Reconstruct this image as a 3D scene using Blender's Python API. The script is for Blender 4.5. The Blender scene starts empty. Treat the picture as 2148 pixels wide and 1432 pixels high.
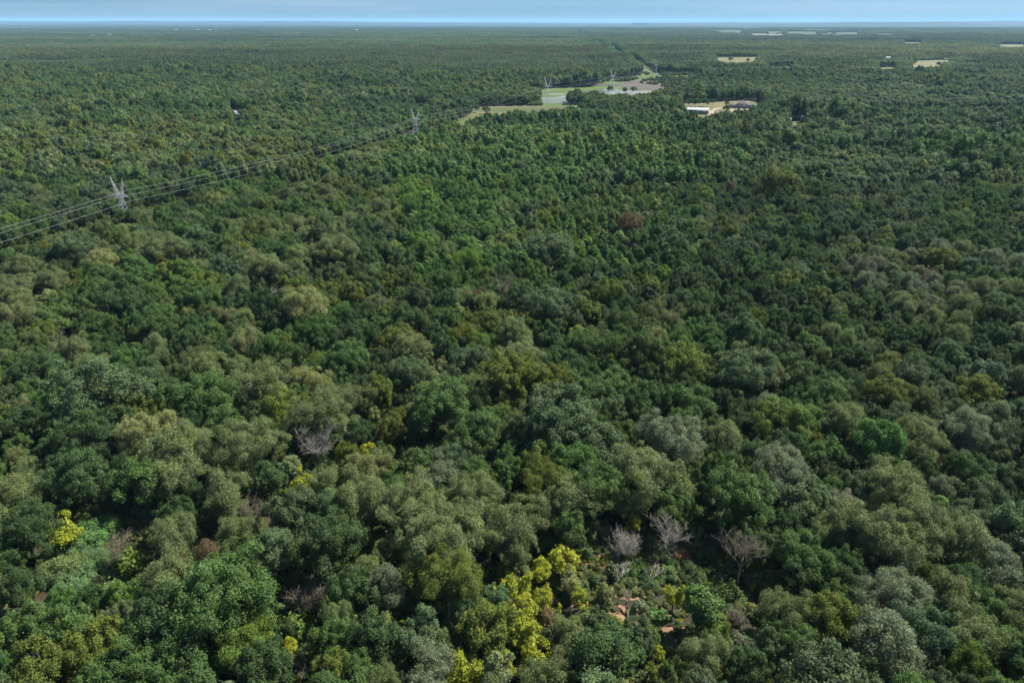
import bpy, math, random
import numpy as np
from mathutils import Vector
PI = math.pi
sc = bpy.context.scene
col = sc.collection
# ------------------------------------------------------------------ camera
H = 110.0            # height of the drone over the woodland floor
F = 1451.0           # focal length in photo pixels (2148 x 1432)
PITCH = math.radians(24.82)
cam_data = bpy.data.cameras.new('camera')
cam_data.sensor_width = 36.0
cam_data.lens = 36.0 * F / 2148.0
cam_data.clip_start = 1.0
cam_data.clip_end = 200000.0
cam = bpy.data.objects.new('camera', cam_data)
cam.location = (0, 0, H)
cam.rotation_euler = (PI / 2 - PITCH, 0, 0)
col.objects.link(cam)
sc.camera = cam
# ------------------------------------------------------------------ light
SUN_EL, SUN_AZ = 50.0, 58.0      # azimuth clockwise from +Y (away from the camera)
w = bpy.data.worlds.new('World'); sc.world = w; w.use_nodes = True
nt = w.node_tree
for n in list(nt.nodes): nt.nodes.remove(n)
sky = nt.nodes.new('ShaderNodeTexSky'); sky.sky_type = 'NISHITA'; sky.sun_disc = False
sky.sun_elevation = math.radians(SUN_EL); sky.sun_rotation = math.radians(SUN_AZ)
sky.altitude = 200; sky.air_density = 1.0; sky.dust_density = 0.2; sky.ozone_density = 2.5
tc = nt.nodes.new('ShaderNodeTexCoord')
mp = nt.nodes.new('ShaderNodeMapping'); mp.inputs['Scale'].default_value = (1.3, 1.3, 22.0)
cn = nt.nodes.new('ShaderNodeTexNoise'); cn.inputs['Scale'].default_value = 1.6; cn.inputs['Detail'].default_value = 5
cr = nt.nodes.new('ShaderNodeValToRGB')
cr.color_ramp.elements[0].position = 0.42; cr.color_ramp.elements[0].color = (0, 0, 0, 1)
cr.color_ramp.elements[1].position = 0.75; cr.color_ramp.elements[1].color = (.35, .35, .35, 1)
cm = nt.nodes.new('ShaderNodeMixRGB'); cm.inputs[2].default_value = (4.2, 4.7, 5.6, 1)
tn = nt.nodes.new('ShaderNodeMixRGB'); tn.blend_type = 'MULTIPLY'; tn.inputs[0].default_value = 1.0
sx = nt.nodes.new('ShaderNodeSeparateXYZ'); zr = nt.nodes.new('ShaderNodeValToRGB')
zr.color_ramp.elements[0].position = 0.02; zr.color_ramp.elements[0].color = (.205, .375, .66, 1)
zr.color_ramp.elements[1].position = 0.30; zr.color_ramp.elements[1].color = (.84, .90, .94, 1)
nt.links.new(tc.outputs['Generated'], sx.inputs[0]); nt.links.new(sx.outputs['Z'], zr.inputs['Fac']); nt.links.new(zr.outputs['Color'], tn.inputs[2])
bg = nt.nodes.new('ShaderNodeBackground'); bg.inputs['Strength'].default_value = 0.07
wo = nt.nodes.new('ShaderNodeOutputWorld')
nt.links.new(tc.outputs['Generated'], mp.inputs['Vector']); nt.links.new(mp.outputs['Vector'], cn.inputs['Vector'])
nt.links.new(cn.outputs['Fac'], cr.inputs['Fac']); nt.links.new(cr.outputs['Color'], cm.inputs[0])
nt.links.new(sky.outputs['Color'], tn.inputs[1]); nt.links.new(tn.outputs['Color'], cm.inputs[1])
nt.links.new(cm.outputs['Color'], bg.inputs['Color']); nt.links.new(bg.outputs['Background'], wo.inputs['Surface'])
ld = bpy.data.lights.new('sun', 'SUN'); ld.energy = 5.0; ld.angle = math.radians(0.53); ld.color = (1.0, 0.955, 0.88)
sun = bpy.data.objects.new('sun', ld); col.objects.link(sun)
e_, a_ = math.radians(SUN_EL), math.radians(SUN_AZ)
sun.rotation_euler = Vector((math.sin(a_) * math.cos(e_), math.cos(a_) * math.cos(e_), math.sin(e_))).to_track_quat('Z', 'Y').to_euler()
sun.location = (0, 0, 200)
sc.view_settings.view_transform = 'Standard'; sc.view_settings.look = 'None'
sc.view_settings.gamma = 1.0; sc.view_settings.use_curve_mapping = False
sc.view_settings.exposure = 1.34
sc.cycles.max_bounces = 5; sc.cycles.diffuse_bounces = 2; sc.cycles.glossy_bounces = 1
sc.cycles.transmission_bounces = 3; sc.cycles.volume_bounces = 0; sc.cycles.transparent_max_bounces = 8
sc.cycles.use_denoising = True

# ------------------------------------------------------------------ helpers
SP, CP = math.sin(PITCH), math.cos(PITCH)
def at(px, py, z=0.0):
    """point of the world at height z seen at a photo pixel"""
    a, b = (px - 1074) / F, -(py - 716) / F
    d = (a, CP + b * SP, -SP + b * CP)
    t = (z - H) / d[2]
    return (d[0] * t, d[1] * t, z)
def depth_of(x, y, z):
    return y * CP + (H - z) * SP
def proj(x, y, z):
    d = y * CP + (H - z) * SP
    u = y * SP - (H - z) * CP
    return 1074 + F * x / d, 716 - F * u / d

def mesh_from(name, V, quads=None, tris=None, mats=(), fattr=None, midx=None, smooth=False):
    me = bpy.data.meshes.new(name)
    V = np.asarray(V, np.float32)
    nq = 0 if quads is None else len(quads); ntr = 0 if tris is None else len(tris)
    me.vertices.add(len(V)); me.vertices.foreach_set('co', V.ravel())
    me.loops.add(nq * 4 + ntr * 3); me.polygons.add(nq + ntr)
    li = []
    if nq: li.append(np.asarray(quads, np.int32).ravel())
    if ntr: li.append(np.asarray(tris, np.int32).ravel())
    me.loops.foreach_set('vertex_index', np.concatenate(li))
    st = np.concatenate([np.arange(nq) * 4, nq * 4 + np.arange(ntr) * 3]).astype(np.int32)
    me.polygons.foreach_set('loop_start', st)
    if midx is not None: me.polygons.foreach_set('material_index', np.asarray(midx, np.int32))
    me.update(calc_edges=True)
    for k, v in (fattr or {}).items():
        at_ = me.attributes.new(k, 'FLOAT', 'FACE'); at_.data.foreach_set('value', np.asarray(v, np.float32))
    for m in mats: me.materials.append(m)
    if smooth: me.polygons.foreach_set('use_smooth', np.ones(nq + ntr, bool))
    return me
def link(name, me, parent=None, loc=(0, 0, 0), label=None, cat=None, group=None, kind=None):
    o = bpy.data.objects.new(name, me); col.objects.link(o); o.location = loc
    if parent is not None: o.parent = parent
    if label: o['label'] = label
    if cat: o['category'] = cat
    if group: o['group'] = group
    if kind: o['kind'] = kind
    return o
def hash2(ix, iy, s):
    h = (ix.astype(np.int64) * 374761393 + iy.astype(np.int64) * 668265263 + s * 1442695041) & 0xffffffff
    h = ((h ^ (h >> 13)) * 1274126177) & 0xffffffff
    h = h ^ (h >> 16)
    return (h & 0xffff) / 65535.0
def noise(x, y, scale, seed=0):
    x = np.asarray(x, float) / scale; y = np.asarray(y, float) / scale
    ix, iy = np.floor(x), np.floor(y); fx, fy = x - ix, y - iy
    fx = fx * fx * (3 - 2 * fx); fy = fy * fy * (3 - 2 * fy)
    a = hash2(ix, iy, seed); b = hash2(ix + 1, iy, seed); c = hash2(ix, iy + 1, seed); d = hash2(ix + 1, iy + 1, seed)
    return (a * (1 - fx) + b * fx) * (1 - fy) + (c * (1 - fx) + d * fx) * fy
def fbm(x, y, scale, seed=0):
    return (noise(x, y, scale, seed) * .55 + noise(x, y, scale * .47, seed + 7) * .3 + noise(x, y, scale * .21, seed + 13) * .15)

# ------------------------------------------------------------------ materials
def new_mat(name):
    m = bpy.data.materials.new(name); m.use_nodes = True
    nt = m.node_tree
    for n in list(nt.nodes): nt.nodes.remove(n)
    out = nt.nodes.new('ShaderNodeOutputMaterial')
    return m, nt, out
def foliage_mat():
    m, nt, out = new_mat('foliage')
    N, L = nt.nodes.new, nt.links.new
    t = N('ShaderNodeAttribute'); t.attribute_type = 'INSTANCER'; t.attribute_name = 'tint'
    v = N('ShaderNodeAttribute'); v.attribute_name = 'var'
    wv = N('ShaderNodeAttribute'); wv.attribute_name = 'warm'
    mul = N('ShaderNodeVectorMath'); mul.operation = 'SCALE'
    L(t.outputs['Color'], mul.inputs[0]); L(v.outputs['Fac'], mul.inputs['Scale'])
    mx = N('ShaderNodeMixRGB'); mx.blend_type = 'MULTIPLY'; mx.inputs[2].default_value = (1.42, 1.18, .6, 1)
    L(wv.outputs['Fac'], mx.inputs[0]); L(mul.outputs[0], mx.inputs[1])
    p = N('ShaderNodeBsdfPrincipled'); p.inputs['Roughness'].default_value = .6; p.inputs['Specular IOR Level'].default_value = .12
    tr = N('ShaderNodeBsdfTranslucent'); ms = N('ShaderNodeMixShader'); ms.inputs[0].default_value = .33
    L(mx.outputs[0], p.inputs['Base Color']); L(mx.outputs[0], tr.inputs['Color'])
    L(p.outputs[0], ms.inputs[1]); L(tr.outputs[0], ms.inputs[2]); L(ms.outputs[0], out.inputs['Surface'])
    return m
def rough_mat(name, c1, c2, scale=1.0, rough=.9, c3=None, stretch=(1, 1, 1), bump=0.0, detail=6, lo=.35, hi=.65, spec=.2):
    m, nt, out = new_mat(name)
    N, L = nt.nodes.new, nt.links.new
    tc = N('ShaderNodeTexCoord'); mp = N('ShaderNodeMapping'); mp.inputs['Scale'].default_value = stretch
    no = N('ShaderNodeTexNoise'); no.inputs['Scale'].default_value = scale; no.inputs['Detail'].default_value = detail
    cr = N('ShaderNodeValToRGB'); e = cr.color_ramp.elements
    e[0].position = lo; e[0].color = (*c1, 1); e[1].position = hi; e[1].color = (*c2, 1)
    L(tc.outputs['Object'], mp.inputs['Vector']); L(mp.outputs[0], no.inputs['Vector']); L(no.outputs['Fac'], cr.inputs['Fac'])
    c = cr.outputs['Color']
    if c3:
        n2 = N('ShaderNodeTexNoise'); n2.inputs['Scale'].default_value = scale * .17; n2.inputs['Detail'].default_value = 4
        r2 = N('ShaderNodeValToRGB'); r2.color_ramp.elements[0].position = .5; r2.color_ramp.elements[1].position = .62
        L(mp.outputs[0], n2.inputs['Vector']); L(n2.outputs['Fac'], r2.inputs['Fac'])
        mx = N('ShaderNodeMixRGB'); mx.inputs[2].default_value = (*c3, 1)
        L(r2.outputs['Color'], mx.inputs[0]); L(c, mx.inputs[1]); c = mx.outputs[0]
    p = N('ShaderNodeBsdfPrincipled'); p.inputs['Roughness'].default_value = rough; p.inputs['Specular IOR Level'].default_value = spec
    L(c, p.inputs['Base Color'])
    if bump:
        b = N('ShaderNodeBump'); b.inputs['Strength'].default_value = .8; b.inputs['Distance'].default_value = bump
        L(no.outputs['Fac'], b.inputs['Height']); L(b.outputs[0], p.inputs['Normal'])
    L(p.outputs[0], out.inputs['Surface'])
    return m
M = {}
def sc3(c, k=.4): return tuple(v * k for v in c)
M['foliage'] = foliage_mat()
M['bark'] = rough_mat('bark', (.05, .042, .033), (.13, .11, .09), 2.0)
M['dead_bark'] = rough_mat('dead_bark', (.12, .11, .09), (.25, .235, .20), 1.5)
M['brown_twigs'] = rough_mat('brown_twigs', (.075, .064, .044), (.15, .13, .092), 1.5)
M['litter'] = rough_mat('forest_floor', (.022, .018, .011), (.026, .034, .014), .25, c3=(.045, .030, .018), lo=.4, hi=.6)
M['soil'] = rough_mat('red_soil', sc3((.32, .16, .08), 0.50), sc3((.42, .27, .16), 0.50), .6, c3=(.07, .055, .03))
M['sand'] = rough_mat('pale_dirt', sc3((.42, .33, .20), 0.42), sc3((.62, .52, .36), 0.42), .1)
M['tan_grass'] = rough_mat('mown_grass', sc3((.17, .17, .065), 0.42), sc3((.29, .25, .12), 0.42), .035, stretch=(.35, 1.6, 1), c3=sc3((.12, .16, .045), 0.42))
M['green_grass'] = rough_mat('lush_grass', sc3((.12, .18, .035), 0.42), sc3((.17, .22, .05), 0.42), .06)
M['marsh'] = rough_mat('marsh_grass', (.035, .070, .012), (.085, .125, .022), .045, c3=(.045, .05, .022), stretch=(.3, 1.3, 1), lo=.4, hi=.6)
M['mud'] = rough_mat('mud', sc3((.075, .06, .055), 0.75), sc3((.11, .10, .075), 0.75), .05, stretch=(.4, 1.5, 1))
M['field'] = rough_mat('pasture', sc3((.19, .20, .07), 0.42), sc3((.30, .27, .11), 0.42), .012, stretch=(.5, 2, 1))
M['far_field'] = rough_mat('far_pasture', (.028, .046, .010), (.055, .070, .018), .006, stretch=(.4, 2, 1))
M['corridor'] = rough_mat('cut_corridor', (.028, .042, .014), (.06, .06, .026), .05, stretch=(1, 1, 1), c3=(.02, .035, .012))
M['gravel'] = rough_mat('gravel', sc3((.36, .32, .26), 0.42), sc3((.46, .42, .35), 0.42), .8)
M['asphalt'] = rough_mat('asphalt', (.10, .10, .10), (.16, .16, .155), .8)
M['hill_wood'] = rough_mat('distant_woodland', (.010, .018, .009), (.028, .038, .016), .006, c3=(.018, .03, .014), stretch=(.3, 1, 1))
M['water'] = rough_mat('shallow_water', sc3((.20, .22, .21), 0.50), sc3((.34, .35, .33), 0.50), .02, rough=.5, stretch=(.3, 2.5, 1), spec=.3, c3=(.09, .10, .06))
M['steel'] = rough_mat('galvanised_steel', (.22, .24, .26), (.34, .36, .38), .8, rough=.5, spec=.5)
M['cable'] = rough_mat('aluminium_cable', (.20, .22, .23), (.28, .30, .31), .5, rough=.45, spec=.5)
M['glass_ins'] = rough_mat('insulator_glass', (.30, .34, .34), (.40, .44, .44), 2, rough=.3)
M['white_metal'] = rough_mat('white_metal_roof', (.28, .28, .28), (.36, .36, .36), .3, rough=.5)
M['grey_metal'] = rough_mat('grey_wall_panel', (.15, .15, .16), (.20, .20, .21), .3, rough=.6)
M['white_wall'] = rough_mat('pale_wall', (.30, .295, .28), (.38, .37, .35), .3, rough=.7)
M['mauve_roof'] = rough_mat('weathered_shingles', (.09, .077, .08), (.15, .13, .13), .6)
M['brick'] = rough_mat('brown_brick', (.09, .05, .04), (.13, .08, .06), 1.2)
M['dark_glass'] = rough_mat('window_glass', (.02, .025, .03), (.04, .045, .05), 1.0, rough=.1, spec=.6)
M['door_paint'] = rough_mat('door_paint', (.10, .08, .07), (.14, .11, .09), 1.0, rough=.6)
M['lilac_roof'] = rough_mat('pale_lilac_roof', (.30, .28, .31), (.38, .355, .385), .4, rough=.6)

# ------------------------------------------------------------------ clearings in the wood (ground plan, metres)
def poly(pts): return [at(*p)[:2] for p in pts]
TZ = 9.5
tan_p = poly([(992, 226), (1012, 223.5), (1100, 222), (1187, 221), (1230, 221), (1212, 225, TZ), (1165, 230, TZ), (1110, 234, TZ), (1060, 239, TZ), (1030, 246, TZ), (998, 252, TZ), (955, 262, TZ), (940, 264, TZ), (958, 250), (985, 240)])
grn_p = poly([(958, 252), (1000, 243.5), (1024, 241.5), (1024, 246, TZ), (998, 253, TZ), (955, 263, TZ), (935, 265, TZ)])
marsh_p = poly([(1100, 190), (1133, 189), (1155, 185), (1205, 184), (1250, 182), (1266, 167), (1316, 162), (1345, 158), (1348, 143), (1370, 153), (1418, 154.5), (1470, 155), (1450, 182, 9), (1400, 192, 9), (1366, 199, 9), (1300, 201, 9), (1262, 197, 9), (1196, 197, 9), (1190, 222), (1136, 222), (1131, 205)])
mud_p = poly([(1318, 172), (1345, 168), (1395, 169), (1425, 174), (1400, 187), (1350, 188.5), (1310, 186), (1305, 178)])
wat_a = poly([(1134, 205.5), (1160, 205), (1194, 200), (1193, 211), (1187, 216.5), (1137, 217.5), (1133, 212)])
wat_b = poly([(1266, 187.5), (1284, 186.5), (1300, 189), (1340, 190), (1368, 191), (1362, 199), (1300, 201), (1272, 197)])
wat_c = poly([(1150, 197.5), (1188, 196.5), (1185, 198.8), (1150, 200.0)])
yard_p = poly([(1418, 219), (1450, 216.5), (1500, 214), (1540, 211.5), (1585, 211), (1600, 222), (1578, 238, 14), (1545, 243, 14), (1500, 249, 14), (1470, 250, 14), (1440, 240, 14)])
yard_drv = poly([(1481, 243), (1487, 233), (1500, 227), (1515, 224), (1512, 228), (1498, 233), (1500, 246), (1484, 249)])
yard_dirt = poly([(1530, 231), (1555, 226.5), (1578, 228), (1577, 240), (1556, 245), (1535, 245)])
yard_tan = poly([(1441, 221), (1470, 220), (1516, 217.5), (1535, 217), (1534, 223), (1508, 225.5), (1480, 227), (1458, 226)])
pine_p = poly([(1497, 120.5), (1595, 120.2), (1590, 124), (1580, 133, 12), (1540, 135, 12), (1512, 133, 12), (1500, 125)])
strip_p = poly([(1608, 141), (1665, 139.5), (1662, 145, 12), (1612, 145, 12)])
farm_p = poly([(1925, 127.5), (1995, 125.5), (1990, 138), (1965, 144, 11), (1910, 146, 11), (1912, 138), (1922, 132)])
farm2_p = poly([(1840, 142), (1880, 141), (1878, 150, 12), (1840, 150, 12)])
road_p = poly([(2022, 125.5), (2016, 128), (2006, 137), (2003, 146), (2008, 146), (2011, 137), (2021, 129), (2030, 126)])
left_p = poly([(482, 236.5), (510, 236.5), (508, 249, 13), (486, 249, 13)])
p2_p = poly([(845, 283), (885, 283), (897, 272), (902, 276), (893, 290), (862, 296, 4), (845, 292)])
lane_p = poly([(868, 224.5), (900, 224.5), (905, 229, 4), (868, 230, 5)])
mown2_p = poly([(1700, 228.8), (2150, 230.5), (2150, 236, 10), (1700, 234, 10)])
scr_p = poly([(1640, 256), (1690, 253), (1698, 262, 12), (1650, 266, 12)])
FARPX = [
 list([(1488, 63.2), (1556, 63.5), (1554, 71), (1530, 69), (1495, 67)]),
 list([(1652, 66.5), (1712, 67), (1716, 72.5), (1735, 68.5), (1752, 68.5), (1752, 75), (1700, 75), (1650, 72)]),
 list([(1745, 68.2), (1798, 68), (1802, 75), (1750, 75)]), list([(1690, 61.8), (1745, 62.5), (1745, 65), (1692, 64.6)]),
 list([(1840, 71.2), (1872, 71.4), (1872, 75), (1840, 74.8)]), list([(1575, 70.5), (1645, 71.3), (1640, 75), (1578, 74.8)]),
 list([(1558, 59.2), (1600, 59.2), (1600, 61.2), (1560, 61.5)]), list([(2095, 94), (2150, 94), (2150, 99.5), (2095, 99)]),
 list([(1893, 89), (1935, 89), (1930, 93), (1897, 93)]),
 list([(1500, 57), (1560, 57.2), (1556, 59), (1504, 58.6)]), list([(1905, 53.5), (1960, 53.8), (1958, 55.5), (1908, 55.2)]), list([(1610, 66), (1640, 66), (1640, 69), (1612, 69)]),
]
P_far = [at(1335, 130)[:2], at(1262, 94)[:2], at(1204, 62)[:2]]
far_fields = []
for P in FARPX:
    my = sum(q[1] for q in P) / len(P)
    far_fields.append([at(q[0], q[1], 9.0 if q[1] > my else 0.0)[:2] for q in P])
pyl = [at(268, 478)[:2], at(873, 290)[:2], at(1148, 216)[:2], at(1284, 191)[:2], at(1375, 156)[:2]]
prev = (2 * pyl[0][0] - pyl[1][0], 2 * pyl[0][1] - pyl[1][1])
LINE = [prev] + pyl + P_far
clearings = [tan_p, grn_p, marsh_p, yard_p, pine_p, strip_p, farm_p, farm2_p, road_p, left_p, p2_p, lane_p, mown2_p, scr_p] + far_fields
def in_poly(x, y, P):
    x = np.asarray(x, float); y = np.asarray(y, float)
    r = np.zeros(x.shape, bool); n = len(P)
    for i in range(n):
        x0, y0 = P[i]; x1, y1 = P[(i + 1) % n]
        if y0 == y1: continue
        c = ((y0 > y) != (y1 > y)) & (x < (x1 - x0) * (y - y0) / (y1 - y0) + x0)
        r ^= c
    return r
def line_dist(x, y):
    x = np.asarray(x, float); y = np.asarray(y, float); d = np.full(x.shape, 1e9)
    for si, ((ax, ay), (bx, by)) in enumerate(zip(LINE[:-1], LINE[1:])):
        L2 = (bx - ax) ** 2 + (by - ay) ** 2
        t = np.clip(((x - ax) * (bx - ax) + (y - ay) * (by - ay)) / L2, 0, 1)
        d = np.minimum(d, np.hypot(x - ax - t * (bx - ax), y - ay - t * (by - ay)) + (1.5 if si > 5 else 0))
    return d
def cleared(x, y, r=0.0):
    c = np.zeros(np.shape(x), bool)
    for P in clearings: c |= in_poly(x, y, P)
    return c | (line_dist(x, y) < 10.5 + r)

# ------------------------------------------------------------------ ground and its sheets
def sheet(name, P, m, z, kind='structure', jag=0.0, seed=1):
    rr = random.Random(seed); Q = []
    n = len(P)
    for i in range(n):
        (x0, y0), (x1, y1) = P[i], P[(i + 1) % n]
        k = 6
        for j in range(k):
            t = j / k; jx = rr.uniform(-jag, jag) if j else 0; jy = rr.uniform(-jag, jag) if j else 0
            Q.append((x0 + (x1 - x0) * t + jx, y0 + (y1 - y0) * t + jy, z))
    me = bpy.data.meshes.new(name); me.from_pydata(Q, [], [list(range(len(Q)))]); me.materials.append(m); me.update()
    if me.polygons[0].normal.z < 0: me.flip_normals()
    return link(name, me, kind=kind)
G = 120000.0
me = bpy.data.meshes.new('ground'); me.from_pydata([(-G, -2000, 0), (G, -2000, 0), (G, 62000, 0), (-G, 62000, 0)], [], [(0, 1, 2, 3)])
me.materials.append(M['litter']); link('ground', me, kind='structure')
sheet('mown_field', tan_p, M['tan_grass'], .04, jag=2, seed=2)
sheet('grass_verge', grn_p, M['green_grass'], .08, jag=2, seed=3)
sheet('marsh', marsh_p, M['marsh'], .06, jag=4, seed=4)
sheet('mudflat', mud_p, M['mud'], .12, jag=16, seed=5)
for P, s in ((wat_a, 6), (wat_b, 7), (wat_c, 8)): sheet('pond', P, M['water'], .18, jag=3, seed=s)
sheet('yard', yard_p, M['tan_grass'], .05, jag=1, seed=9)
sheet('gravel_driveway', yard_drv, M['sand'], .12, jag=1, seed=10)
sheet('bare_dirt', yard_dirt, M['sand'], .10, jag=1.5, seed=11)
sheet('dry_lawn', yard_tan, M['field'], .09, jag=1, seed=12)
sheet('pasture', pine_p, M['field'], .05, seed=13); sheet('pasture', strip_p, M['field'], .05, seed=14)
sheet('pasture', farm_p, M['field'], .05, seed=15); sheet('pasture', farm2_p, M['field'], .05, seed=16)
sheet('road', road_p, M['gravel'], .16, seed=17)
sheet('pasture', left_p, M['field'], .05, seed=18); sheet('dry_grass', p2_p, M['field'], .14, jag=1, seed=19)
sheet('dirt_lane', lane_p, M['soil'], .14, jag=1, seed=20); sheet('grass_track', mown2_p, M['tan_grass'], .05, seed=21)
sheet('grass_clearing', scr_p, M['tan_grass'], .05, seed=22)
for i, P in enumerate(far_fields): sheet('far_field', P, M['far_field'] if i not in (5, 6, 7) else M['field'], .5, seed=30 + i, jag=28)
# the cleared strip under the power line
def strip(name, pts, hw, m, z):
    L_, R_ = [], []
    for i, (x, y) in enumerate(pts):
        a = pts[max(i - 1, 0)]; b = pts[min(i + 1, len(pts) - 1)]
        dx, dy = b[0] - a[0], b[1] - a[1]; l = math.hypot(dx, dy); nx, ny = -dy / l, dx / l
        L_.append((x + nx * hw, y + ny * hw, z)); R_.append((x - nx * hw, y - ny * hw, z))
    n = len(pts); me = bpy.data.meshes.new(name)
    me.from_pydata(L_ + R_, [], [(i, i + 1, n + i + 1, n + i) for i in range(n - 1)]); me.materials.append(m)
    if me.polygons[0].normal.z < 0: me.flip_normals()
    return link(name, me, kind='structure')
strip('cut_corridor', LINE[:7], 12, M['corridor'], .02)
strip('cut_corridor', LINE[6:], 10, M['corridor'], .02)
# near bare soil seen in gaps
for i, (px, py, rx, ry) in enumerate([(1258, 1178, 34, 16), (1190, 1255, 60, 14), (1150, 1245, 30, 12), (1300, 1290, 90, 24), (1425, 1158, 26, 20), (793, 1152, 24, 12), (1985, 1402, 50, 16),
        (2060, 1420, 90, 18), (201, 1232, 30, 12), (526, 1168, 40, 14), (1693, 1250, 26, 10), (965, 1310, 14, 22), (1330, 1240, 60, 16), (1420, 1330, 60, 16), (600, 1050, 18, 14), (1640, 1395, 20, 10), (1750, 1395, 20, 12)]):
    rr = random.Random(100 + i); P = []
    for k in range(14):
        a = 2 * PI * k / 14; q = rr.uniform(.7, 1.25)
        P.append(at(px + rx * math.cos(a) * q, py + ry * math.sin(a) * q)[:2])
    sheet('bare_soil', P, M['soil'] if i != 9 else M['litter'], .05 + .004 * i, jag=.25, seed=i)

# far low hills: closed rolling ridges
def ridge(y0, y1, xa, xb, fn, seed):
    nx, ny = 120, 6
    xs = np.linspace(xa, xb, nx); V = []
    for j in range(ny):
        t = j / (ny - 1); yy = y0 + (y1 - y0) * t; prof = math.sin(PI * t * .98) if 0 < j < ny - 1 else 0.0
        for x in xs:
            h = fn((x - xa) / (xb - xa)) * (.7 + .6 * float(fbm(np.array([x]), np.array([yy]), (xb - xa) / 14, seed)[0]))
            V.append((x, yy + 200 * math.sin(x / 900), h * prof - (2 if prof == 0 else 0)))
    Q = [(j * nx + i, j * nx + i + 1, (j + 1) * nx + i + 1, (j + 1) * nx + i) for j in range(ny - 1) for i in range(nx - 1)]
    me = mesh_from('hills', V, quads=Q, mats=[M['hill_wood']], smooth=True)
    link('hills', me, kind='structure')
ridge(13500, 16500, -15500, 1500, lambda t: 44 * min(1, (1 - t) * 2.5) + 3, 3)
ridge(24000, 30000, -24000, 9000, lambda t: 104 * min(1, (1 - t) * 2) + 5, 5)
ridge(21000, 27000, 4000, 24000, lambda t: 60 + 125 * t ** 1.3, 9)
ridge(17000, 19500, 5000, 13500, lambda t: 85 * math.sin(PI * t), 11)

# ------------------------------------------------------------------ tree forms
def leaf_cards(rng, C, Nn, size, aspect=.75, tilt=.55, var=None, warm=None):
    """one small four-cornered leaf spray at each centre C, facing roughly Nn"""
    n = len(C)
    Nv = Nn + rng.normal(0, tilt, (n, 3)); Nv /= np.linalg.norm(Nv, axis=1, keepdims=True) + 1e-9
    A = rng.normal(0, 1, (n, 3)); T = np.cross(Nv, A); T /= np.linalg.norm(T, axis=1, keepdims=True) + 1e-9
    B = np.cross(Nv, T)
    s = size * rng.uniform(.6, 1.35, (n, 1)); T = T * s * .5; B = B * s * .5 * aspect
    bend = Nv * s * rng.uniform(-.18, .18, (n, 1))
    V = np.empty((n, 4, 3)); V[:, 0] = C - T * 1.1 ; V[:, 1] = C - B + bend; V[:, 2] = C + T * 1.1; V[:, 3] = C + B + bend
    return V
def crown_arrays(seed, R=6.0, Hc=9.5, zc=3.6, n_lobes=34, n_leaf=7500, size=.42, lobe=(.26, .42), tilt=.55, form='round', jag=.16, fill=.12, soft=1.0, hue=.18):
    rng = np.random.default_rng(seed)
    # several limbs' sub-crowns of unequal height, each covered by lobes
    hz = Hc / 2
    ns = {'round': 6, 'narrow': 3}[form]
    sa = np.arange(ns) * 2.399963 + rng.uniform(0, 6.28) + rng.normal(0, .3, ns)
    sd = rng.uniform(.30, .58, ns) * R * (.5 if form == 'narrow' else 1); sd[0] *= .25
    sR = rng.uniform(.42, .62, ns) * R; sR[0] = .62 * R
    if form == 'narrow': sR = sR * 1.15
    sz_ = rng.uniform(-.30, .10, ns) * hz; sz_[0] = .12 * hz
    sub = rng.choice(ns, n_lobes, p=sR ** 2 / (sR ** 2).sum()); sub[:ns] = np.arange(ns)
    cz = rng.uniform(-.75, 1, n_lobes); th = rng.uniform(0, 6.283, n_lobes); sr = np.sqrt(1 - cz ** 2)
    lr = rng.uniform(*lobe, n_lobes) * R * .82
    k = np.clip(1 - .7 * lr / sR[sub] + rng.normal(0, jag * .5, n_lobes), .3, 1.25)
    shz = hz * rng.uniform(.62, .86, ns)
    C0 = np.stack([np.cos(sa[sub]) * sd[sub] + sr * np.cos(th) * sR[sub] * k, np.sin(sa[sub]) * sd[sub] + sr * np.sin(th) * sR[sub] * k,
                   zc + hz + sz_[sub] + cz * shz[sub] * k], 1)
    w_ = lr ** 2; cnt = rng.multinomial(n_leaf, w_ / w_.sum())
    P, Nn, var, warm = [], [], [], []
    lv = rng.uniform(.84, 1.18, n_lobes); lw = np.clip(rng.normal(hue - .08, hue, n_lobes), 0, .85)
    for i in range(n_lobes):
        m = cnt[i]
        if m == 0: continue
        v = rng.normal(0, 1, (m, 3)); v /= np.linalg.norm(v, axis=1, keepdims=True)
        out = C0[i] - np.array([0, 0, zc + hz * .6]); out /= np.linalg.norm(out) + 1e-6
        flip = (v @ out) < -.25; v[flip] = -v[flip]
        sq = rng.uniform(.75, 1.2, 3)
        # ripple on the lobe so it breaks up into twig clusters
        rad = lr[i] * (1 + .16 * np.sin(v[:, 0] * 7 + i) * np.sin(v[:, 1] * 8 + i * 2) * np.sin(v[:, 2] * 7 + 1) * 2 + rng.normal(0, .12, m))
        stray = rng.uniform(0, 1, m) < .13; rad[stray] *= rng.uniform(1.05, 1.5, stray.sum())
        inner = rng.uniform(0, 1, m) < fill; rad[inner] *= rng.uniform(.3, .8, inner.sum())
        p = C0[i] + v * rad[:, None] * sq
        P.append(p); Nn.append(v * .9 + np.array([0, 0, .35])); 
        var.append(lv[i] * (1 + soft * rng.uniform(-.28, .3, m))); warm.append(np.clip(lw[i] + rng.normal(0, .12, m), 0, 1))
    P = np.concatenate(P); Nn = np.concatenate(Nn)
    V = leaf_cards(rng, P, Nn, size, tilt=tilt)
    V[..., 2] = np.maximum(V[..., 2], .15)
    return V, np.concatenate(var), np.concatenate(warm), C0
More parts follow.
